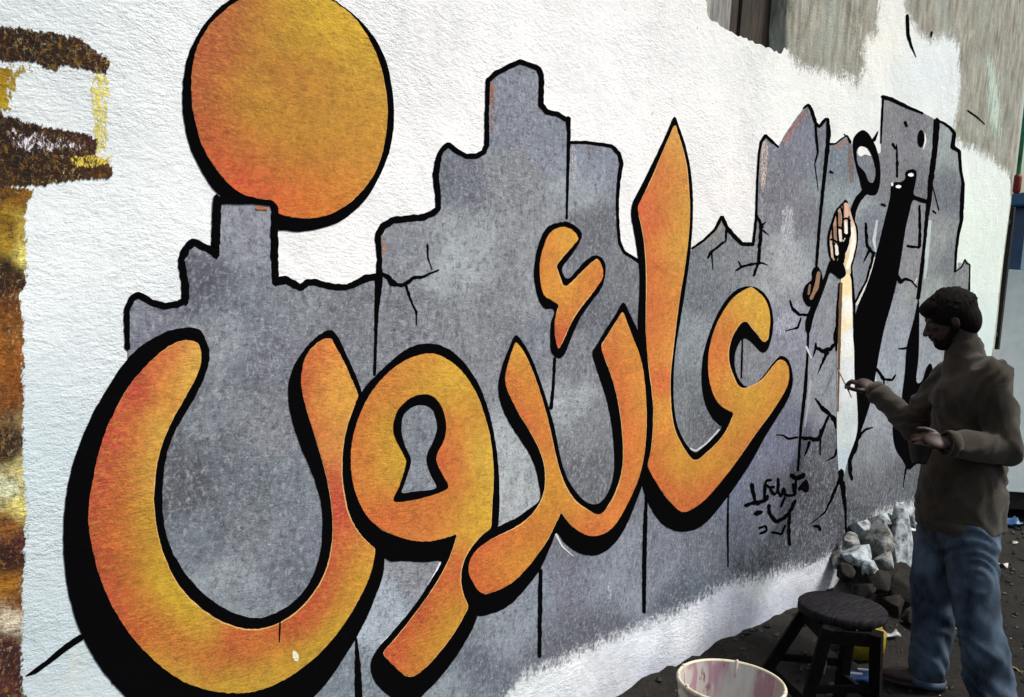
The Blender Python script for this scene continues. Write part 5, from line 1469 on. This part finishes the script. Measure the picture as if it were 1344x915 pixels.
nk = q.noise(q.pos((1, 1, 0.6)), 9, 4, 0.6)
nf = q.noise(q.pos((1, 1, 1)), 500, 2, 0.6)
c_ = q.mix(q.range(nk, 0.35, 0.68), rgb(28, 36, 47), rgb(78, 96, 114))
c_ = q.mix(q.range(nf, 0.55, 0.75, 0, 0.4), c_, rgb(104, 120, 134))
q.base(c_); q.bump(nf, 0.4, 0.0015)
M_denim = q.m
M_hair = simple('black_hair', (0.003, 0.0025, 0.0025), (0.008, 0.007, 0.006), 160, 0.9, 0.08, 0.004, (1, 1, 0.3))
M_shoe = simple('dark_brown_leather', (0.022, 0.012, 0.010), (0.035, 0.02, 0.016), 30, 0.5, 0.4)

HC = P(1246, 417, 3.97)                                     # head centre
sh_l, el_l, wr_l = P(1300, 497, 3.83), P(1318, 588, 3.79), P(1248, 583, 3.74)
sh_r, el_r, wr_r = P(1250, 497, 4.10), P(1200, 560, 4.20), P(1150, 514, 4.42)
chest = (sh_l + sh_r) / 2 + Vector((0, 0, -0.09))
waist = P(1262, 622, 3.96)
pelvis = P(1260, 668, 3.96)
hip_l, kn_l, an_l = P(1268, 690, 3.89), P(1281, 792, 3.85), P(1303, 912, 3.80)
hip_r, kn_r, an_r = P(1242, 690, 4.03), P(1229, 785, 4.05), P(1217, 884, 4.06)
neck0 = P(1268, 465, 3.97)
hf = (face * 0.90 - UP * 0.42).normalized()                 # direction the face looks: down to his work
hu = (UP * 0.90 + face * 0.42).normalized()
hl = hu.cross(hf).normalized()
an_l.z = 0.09; an_r.z = 0.09

person = bpy.data.objects.new('person', None)
bpy.data.objects.remove(person)
bm = bmesh.new()
# head
add_ell(bm, HC + hu * 0.022 - hf * 0.008, (hf, hl, hu), (0.093, 0.073, 0.085))
add_ell(bm, HC - hu * 0.035 + hf * 0.030, (hf, hl, hu), (0.058, 0.056, 0.075))
add_ell(bm, HC - hu * 0.088 + hf * 0.052, (hf, hl, hu), (0.030, 0.034, 0.026))      # chin
add_ell(bm, HC + hu * 0.018 + hf * 0.070, (hf, hl, hu), (0.020, 0.050, 0.014))      # brow
add_capsule(bm, HC + hu * 0.005 + hf * 0.082, HC - hu * 0.032 + hf * 0.105, 0.008, 0.012, 10)   # nose
for s in (-1, 1):
    add_ell(bm, HC - hu * 0.036 + hf * 0.094 + hl * s * 0.011, (hf, hl, hu), (0.011, 0.009, 0.008))
    add_ell(bm, HC - hu * 0.012 + hl * s * 0.073 - hf * 0.006, ((hf * 0.95 + hu * 0.2).normalized(), hl, hu), (0.017, 0.008, 0.031))  # ear
    add_ell(bm, HC - hu * 0.012 + hf * 0.070 + hl * s * 0.034, (hf, hl, hu), (0.014, 0.022, 0.014))   # cheek bone
add_ell(bm, HC - hu * 0.056 + hf * 0.086, (hf, hl, hu), (0.012, 0.024, 0.0065))     # lips
add_ell(bm, HC - hu * 0.066 + hf * 0.083, (hf, hl, hu), (0.012, 0.021, 0.0065))
add_capsule(bm, neck0 - UP * 0.03, HC - hu * 0.05 - hf * 0.028, 0.062, 0.056, 16)
# torso and hips (under the clothes)
add_capsule(bm, sh_l, sh_r, 0.055, 0.055)
add_capsule(bm, chest, waist, 0.105, 0.095, 20, 4)
add_capsule(bm, waist, pelvis, 0.095, 0.10, 20, 4)
for h_, k_, a_ in ((hip_l, kn_l, an_l), (hip_r, kn_r, an_r)):
    add_capsule(bm, h_, k_, 0.075, 0.05); add_capsule(bm, k_, a_, 0.050, 0.035)
    add_capsule(bm, a_ - UP * 0.03, a_ + face * 0.12 - UP * 0.06, 0.035, 0.026)
for s_, e_, w_ in ((sh_l, el_l, wr_l), (sh_r, el_r, wr_r)):
    add_capsule(bm, s_, e_, 0.046, 0.036); add_capsule(bm, e_, w_, 0.036, 0.026)


def hand(bm, wrist, d, nrm_, side, curls, spread=0.012, size=1.0, thumb=None):
    """d: direction of the palm, nrm_: out of the palm (the side the fingers curl to), side: towards the thumb"""
    d = Vector(d).normalized()
    n = Vector(nrm_); n = (n - d * n.dot(d)).normalized()
    t = Vector(side); t = (t - d * t.dot(d) - n * t.dot(n)).normalized()
    pc = wrist + d * 0.048 * size
    add_ell(bm, pc, (d, t, n), (0.050 * size, 0.040 * size, 0.016 * size))
    add_ell(bm, wrist + d * 0.034 * size + t * 0.024 * size + n * 0.006, (d, t, n), (0.032 * size, 0.018 * size, 0.016 * size))
    add_capsule(bm, wrist - d * 0.03, wrist + d * 0.02, 0.026, 0.024, flat=1.15, flat_dir=t)
    lens = [0.92, 1.0, 0.94, 0.76]
    tips = []
    for k in range(4):
        off = (1.5 - k) * 0.0195 * size
        b0 = wrist + d * (0.088 - 0.006 * abs(k - 1.2)) * size + t * off
        ang = 0.0
        dirv = (d + t * (1.5 - k) * spread * 4).normalized()
        p0 = b0 - dirv * 0.02
        r = 0.0092 * size
        for j, L in enumerate((0.042, 0.027, 0.022)):
            ang += curls[k][j]
            dv = (dirv * math.cos(ang) + n * math.sin(ang)).normalized()
            p1 = (b0 if j == 0 else p0) + dv * L * lens[k] * size
            add_capsule(bm, p0 if j else b0 - dirv * 0.02, p1, r, r * 0.9, 10, 2)
            p0 = p1; r *= 0.92
        tips.append(p0)
    tb = wrist + d * 0.028 * size + t * 0.034 * size + n * 0.008
    th = thumb or [(d * 0.6 + t * 0.75 + n * 0.3), (d * 0.85 + t * 0.25 + n * 0.5), (d * 0.9 - t * 0.1 + n * 0.5)]
    r = 0.012 * size
    for v_, L in zip(th, (0.034, 0.030, 0.024)):
        p1 = tb + Vector(v_).normalized() * L * size
        add_capsule(bm, tb, p1, r, r * 0.88, 10, 2)
        tb = p1; r *= 0.88
    return tips, tb


# right hand: pinches the brush, knuckles up and to the camera
brush_tip = Vector(on_y(1099, 483, -0.012))
rh_dir = (P(1120, 492, 4.50) - wr_r).normalized()
tips_r, thumb_r = hand(bm, wr_r, rh_dir, -UP * 0.8 + left * -0.3, left * 0.8 + UP * 0.5, [(0.45, 0.7, 0.5), (0.6, 0.8, 0.6), (0.9, 1.0, 0.7), (1.1, 1.1, 0.8)], size=1.0,
                       thumb=[rh_dir * 0.8 + UP * -0.3 + left * 0.5, rh_dir * 0.9 - UP * 0.4, rh_dir * 0.9 - UP * 0.2 - left * 0.3])
# left hand: palm up, holding the cup
lh_dir = (P(1190, 572, 3.76) - wr_l).normalized()
tips_l, thumb_l = hand(bm, wr_l, lh_dir, -UP * 0.85 + left * -0.5, left * -0.1 + UP * 0.6, [(0.45, 0.8, 0.6), (0.6, 0.95, 0.6), (0.75, 1.05, 0.7), (0.85, 1.1, 0.7)], size=1.06,
                       thumb=[lh_dir * 0.8 + UP * 0.5, lh_dir * 0.95 + UP * 0.15, lh_dir * 1.0 - UP * 0.15])
body = remeshed('person', bm, 0.0042, 3, M_skin, None)
org = Vector(((an_l.x + an_r.x) / 2, (an_l.y + an_r.y) / 2, 0))
body.data.transform(Matrix.Translation(-org)); body.location = org
tag(body, 'bearded man in brown sweater and blue jeans painting the wall with a small brush', 'person')


def folds(amp, f1, f2, dirv):
    dv = Vector(dirv)

    def fn(co, no):
        out = np.empty(len(co))
        for i, c in enumerate(co):
            v = Vector(c)
            s = v.dot(dv)
            wv = mnoise.noise(v * 4.5) * 3.0
            a = mnoise.noise(Vector((v.x * f1, v.y * f1, s * f2 + wv)))
            a2 = mnoise.noise(Vector((v.x * 6 + s * 7, v.y * 6, v.z * 5 + wv)))
            m = 0.35 + 0.9 * max(0.0, mnoise.noise(v * 3.7 + Vector((9, 2, 4))) + 0.25)
            b = mnoise.noise(v * 16 + Vector((5, 5, 5)))
            out[i] = m * (amp * (1 - abs(a) * 2.4) * 0.55 + amp * (1 - abs(a2) * 2.4) * 0.45) + amp * 0.2 * b
        return out
    return fn


# sweater
bm = bmesh.new()
add_capsule(bm, sh_l + UP * -0.012, sh_r + UP * -0.012, 0.075, 0.070, 18, 4)
add_ell(bm, chest + UP * 0.01 - face * 0.01, (face, left, UP), (0.135, 0.185, 0.14), 24)
add_ell(bm, chest - UP * 0.13 - face * 0.0, (face, left, UP), (0.142, 0.165, 0.17), 24)
add_ell(bm, waist + UP * 0.03, (face, left, UP), (0.145, 0.160, 0.14), 24)
# straight knitted skirt of the sweater
hem = pelvis - UP * 0.055
for a_, b_, r1, r2 in ((waist + UP * 0.04, hem, 0.150, 0.164),):
    seg = 30; rings = []
    for t in np.linspace(0, 1, 8):
        c = a_.lerp(b_, t); r = r1 + (r2 - r1) * t
        rings.append([bm.verts.new(c + face * r * 0.98 * math.cos(2 * math.pi * k / seg) + left * r * 1.06 * math.sin(2 * math.pi * k / seg)) for k in range(seg)])
    for u_, v_ in zip(rings, rings[1:]):
        for k in range(seg): bm.faces.new((u_[k], u_[(k + 1) % seg], v_[(k + 1) % seg], v_[k]))
    bm.faces.new(rings[0][::-1]); bm.faces.new(rings[-1])
add_capsule(bm, chest + UP * 0.06, neck0 + UP * 0.004 + face * 0.006, 0.115, 0.068, 20, 2)
add_capsule(bm, neck0 - UP * 0.045, sh_l + UP * 0.008, 0.055, 0.060, 18, 3)
add_capsule(bm, neck0 - UP * 0.045, sh_r + UP * 0.008, 0.055, 0.060, 18, 3)
add_capsule(bm, sh_l, el_l, 0.077, 0.062, 18, 4)
add_capsule(bm, el_l, wr_l + (el_l - wr_l).normalized() * 0.03, 0.060, 0.050, 18, 3)
add_capsule(bm, sh_r, el_r, 0.072, 0.057, 18, 4)
add_capsule(bm, el_r, wr_r + (el_r - wr_r).normalized() * 0.03, 0.056, 0.045, 18, 3)
sw = remeshed('sweater', bm, 0.0085, 5, M_sweater, body, folds(0.026, 4.0, 12.0, (0.55, 0.1, 0.8)))
# ribbed cuffs, collar and hem
bm = bmesh.new()


def ribring(bm, c, d, r, h, flat=1.0, fd=None, thick=0.005, seg=40):
    R = frame_z(d); u, v = R.col[0].copy(), R.col[1].copy(); dn = Vector(d).normalized()
    if fd is not None:
        u = (Vector(fd) - dn * Vector(fd).dot(dn)).normalized(); v = dn.cross(u)
    rings = []
    for off, rr in ((-h / 2, r - thick), (-h / 2, r + thick * 0.6), (0, r + thick), (h / 2, r + thick * 0.6), (h / 2, r - thick)):
        rings.append([bm.verts.new(Vector(c) + dn * off + u * (rr + 0.0012 * (k % 2)) * flat * math.cos(2 * math.pi * k / seg) + v * (rr + 0.0012 * (k % 2)) * math.sin(2 * math.pi * k / seg)) for k in range(seg)])
    for a_, b_ in zip(rings, rings[1:] + rings[:1]):
        for k in range(seg): bm.faces.new((a_[k], a_[(k + 1) % seg], b_[(k + 1) % seg], b_[k]))


ribring(bm, wr_l + (el_l - wr_l).normalized() * 0.0, (el_l - wr_l), 0.046, 0.04)
new_mesh('cuff', bm, M_sweater, body)
bm = bmesh.new(); ribring(bm, wr_r + (el_r - wr_r).normalized() * 0.005, (el_r - wr_r), 0.042, 0.04)
new_mesh('cuff', bm, M_sweater, body)
bm = bmesh.new(); ribring(bm, neck0 + UP * 0.012 + face * 0.008, UP + face * 0.55, 0.070, 0.028)
o = new_mesh('collar', bm, M_sweater, body)
bm = bmesh.new(); ribring(bm, pelvis - UP * 0.050, UP, 0.168, 0.045, flat=0.93, fd=face, thick=0.005, seg=90)
new_mesh('ribbed_hem', bm, M_sweater, body)
# jeans
bm = bmesh.new()
add_ell(bm, pelvis + UP * 0.0, (face, left, UP), (0.115, 0.13, 0.09), 24)
for h_, k_, a_, r3 in ((hip_l, kn_l, an_l, 0.066), (hip_r, kn_r, an_r, 0.064)):
    add_capsule(bm, h_ - UP * 0.01, k_, 0.100, 0.084, 20, 4)
    add_capsule(bm, k_, a_ - UP * 0.0, 0.084, r3 + 0.006, 20, 2)
je = remeshed('jeans', bm, 0.0085, 4, M_denim, body, folds(0.026, 4.5, 13.0, (0.55, 0.2, 0.78)))
bm = bmesh.new()
for h_, k_, a_, r3 in ((hip_l, kn_l, an_l, 0.070), (hip_r, kn_r, an_r, 0.068)):
    bm = bmesh.new(); ribring(bm, a_ - UP * 0.060, (k_ - a_), r3 + 0.004, 0.03, thick=0.003)
    new_mesh('trouser_hem', bm, M_denim, body)
# shoes
for a_, nm in ((an_l, 0), (an_r, 1)):
    bm = bmesh.new()
    add_ell(bm, a_ - UP * 0.035 - face * 0.01, (face, left, UP), (0.06, 0.042, 0.055))
    add_ell(bm, a_ + face * 0.075 - UP * 0.052, (face, left, UP), (0.105, 0.046, 0.034))
    add_ell(bm, a_ + face * 0.05 - UP * 0.076, (face, left, UP), (0.14, 0.048, 0.014))
    remeshed('shoe', bm, 0.006, 3, M_shoe, body)
# hair and beard
bm = bmesh.new()
rr_ = random.Random(3)
add_ell(bm, HC + hu * 0.032 - hf * 0.016, (hf, hl, hu), (0.103, 0.086, 0.085), 24)
add_ell(bm, HC - hu * 0.018 - hf * 0.054, (hf, hl, hu), (0.062, 0.078, 0.080), 20)
add_ell(bm, HC + hu * 0.058 + hf * 0.040, (hf, hl, hu), (0.058, 0.068, 0.040), 20)
for k in range(150):   # short tufts
    th = rr_.uniform(0, 2 * math.pi); ph = rr_.uniform(0.0, 1.0)
    d = (hf * math.cos(th) * math.sin(ph * 1.9) + hl * math.sin(th) * math.sin(ph * 1.9) + hu * math.cos(ph * 1.9)).normalized()
    f_ = d.dot(hf)
    if f_ > 0.55 and d.dot(hu) < 0.35: continue
    if abs(d.dot(hl)) > 0.5 and d.dot(hu) < 0.0: continue
    p0 = HC + hu * 0.032 - hf * 0.016 + hf * d.dot(hf) * 0.100 + hl * d.dot(hl) * 0.083 + hu * d.dot(hu) * 0.082
    tdir = (d + hf * rr_.uniform(-.2, 0.5) + UP * rr_.uniform(-0.6, 0.3)).normalized()
    add_capsule(bm, p0 - d * 0.01, p0 + tdir * rr_.uniform(0.004, 0.010), 0.009, 0.003, 6, 1)
remeshed('hair', bm, 0.0045, 1, M_hair, body)
bm = bmesh.new()
add_ell(bm, HC - hu * 0.085 + hf * 0.045, (hf, hl, hu), (0.046, 0.048, 0.034), 18)
for s in (-1, 1):
    add_capsule(bm, HC - hu * 0.082 + hf * 0.05 + hl * s * 0.030, HC - hu * 0.045 + hf * 0.006 + hl * s * 0.060, 0.018, 0.013, 10, 2)
    add_capsule(bm, HC - hu * 0.045 + hf * 0.006 + hl * s * 0.060, HC + hu * 0.02 + hf * 0.005 + hl * s * 0.070, 0.012, 0.010, 10, 2)
    add_capsule(bm, HC - hu * 0.047 + hf * 0.094, HC - hu * 0.058 + hf * 0.078 + hl * s * 0.024, 0.007, 0.005, 8, 2)
    add_capsule(bm, HC + hu * 0.020 + hf * 0.083 + hl * s * 0.012, HC + hu * 0.020 + hf * 0.070 + hl * s * 0.046, 0.0055, 0.004, 8, 2)
remeshed('beard', bm, 0.0035, 1, M_hair, body, lambda co, no: np.array([0.003 * mnoise.noise(Vector(c) * 130) for c in co]))
# eyes (under the brow)
for s in (-1, 1):
    bm = bmesh.new(); add_ell(bm, HC + hu * 0.001 + hf * 0.072 + hl * s * 0.031, (hf, hl, hu), (0.012, 0.013, 0.008), 12)
    new_mesh('eye', bm, simple('dark_eye', (0.02, 0.015, 0.012), (0.05, 0.045, 0.04), 80, 0.3), body)

# brush in the right hand
pinch = (tips_r[0] + thumb_r) / 2
br = empty('paintbrush', pinch); tag(br, 'thin paintbrush held in the man right hand, its tip on the painted white forearm', 'paintbrush')
bd = (brush_tip - pinch).normalized()
bm = bmesh.new(); add_capsule(bm, pinch - bd * 0.10, brush_tip - bd * 0.045, 0.0032, 0.0036, 10, 2); new_mesh('handle', bm, simple('tan_wood', rgb(150, 120, 80), None, 30, 0.5), br)
bm = bmesh.new(); add_capsule(bm, brush_tip - bd * 0.045, brush_tip - bd * 0.022, 0.0040, 0.0045, 10, 2); new_mesh('ferrule', bm, simple('brush_metal', (0.3, 0.28, 0.22), None, 20, 0.35, metallic=0.8), br)
bm = bmesh.new(); add_capsule(bm, brush_tip - bd * 0.022, brush_tip, 0.0045, 0.0012, 10, 2); new_mesh('bristles', bm, simple('dark_bristle', (0.02, 0.018, 0.015)), br)
# cup in the left hand
cupc = wr_l + lh_dir * 0.105 - UP * 0.050 - left * 0.012
cup = empty('paint_cup', cupc); tag(cup, 'small dark paint cup held under the man left hand', 'cup')
bm = bmesh.new()
add_lathe(bm, cupc, [(0.0, -0.045), (0.026, -0.045), (0.032, -0.03), (0.045, 0.03), (0.047, 0.032), (0.044, 0.032), (0.030, -0.025), (0.0, -0.028)], 28)
new_mesh('cup_body', bm, simple('black_plastic', (0.008, 0.008, 0.008), (0.02, 0.02, 0.02), 20, 0.5), cup)
bm = bmesh.new(); add_lathe(bm, cupc, [(0.040, 0.018), (0.0, 0.020)], 28); new_mesh('paint', bm, simple('black_wet_paint', (0.004, 0.004, 0.005), None, 10, 0.25), cup)
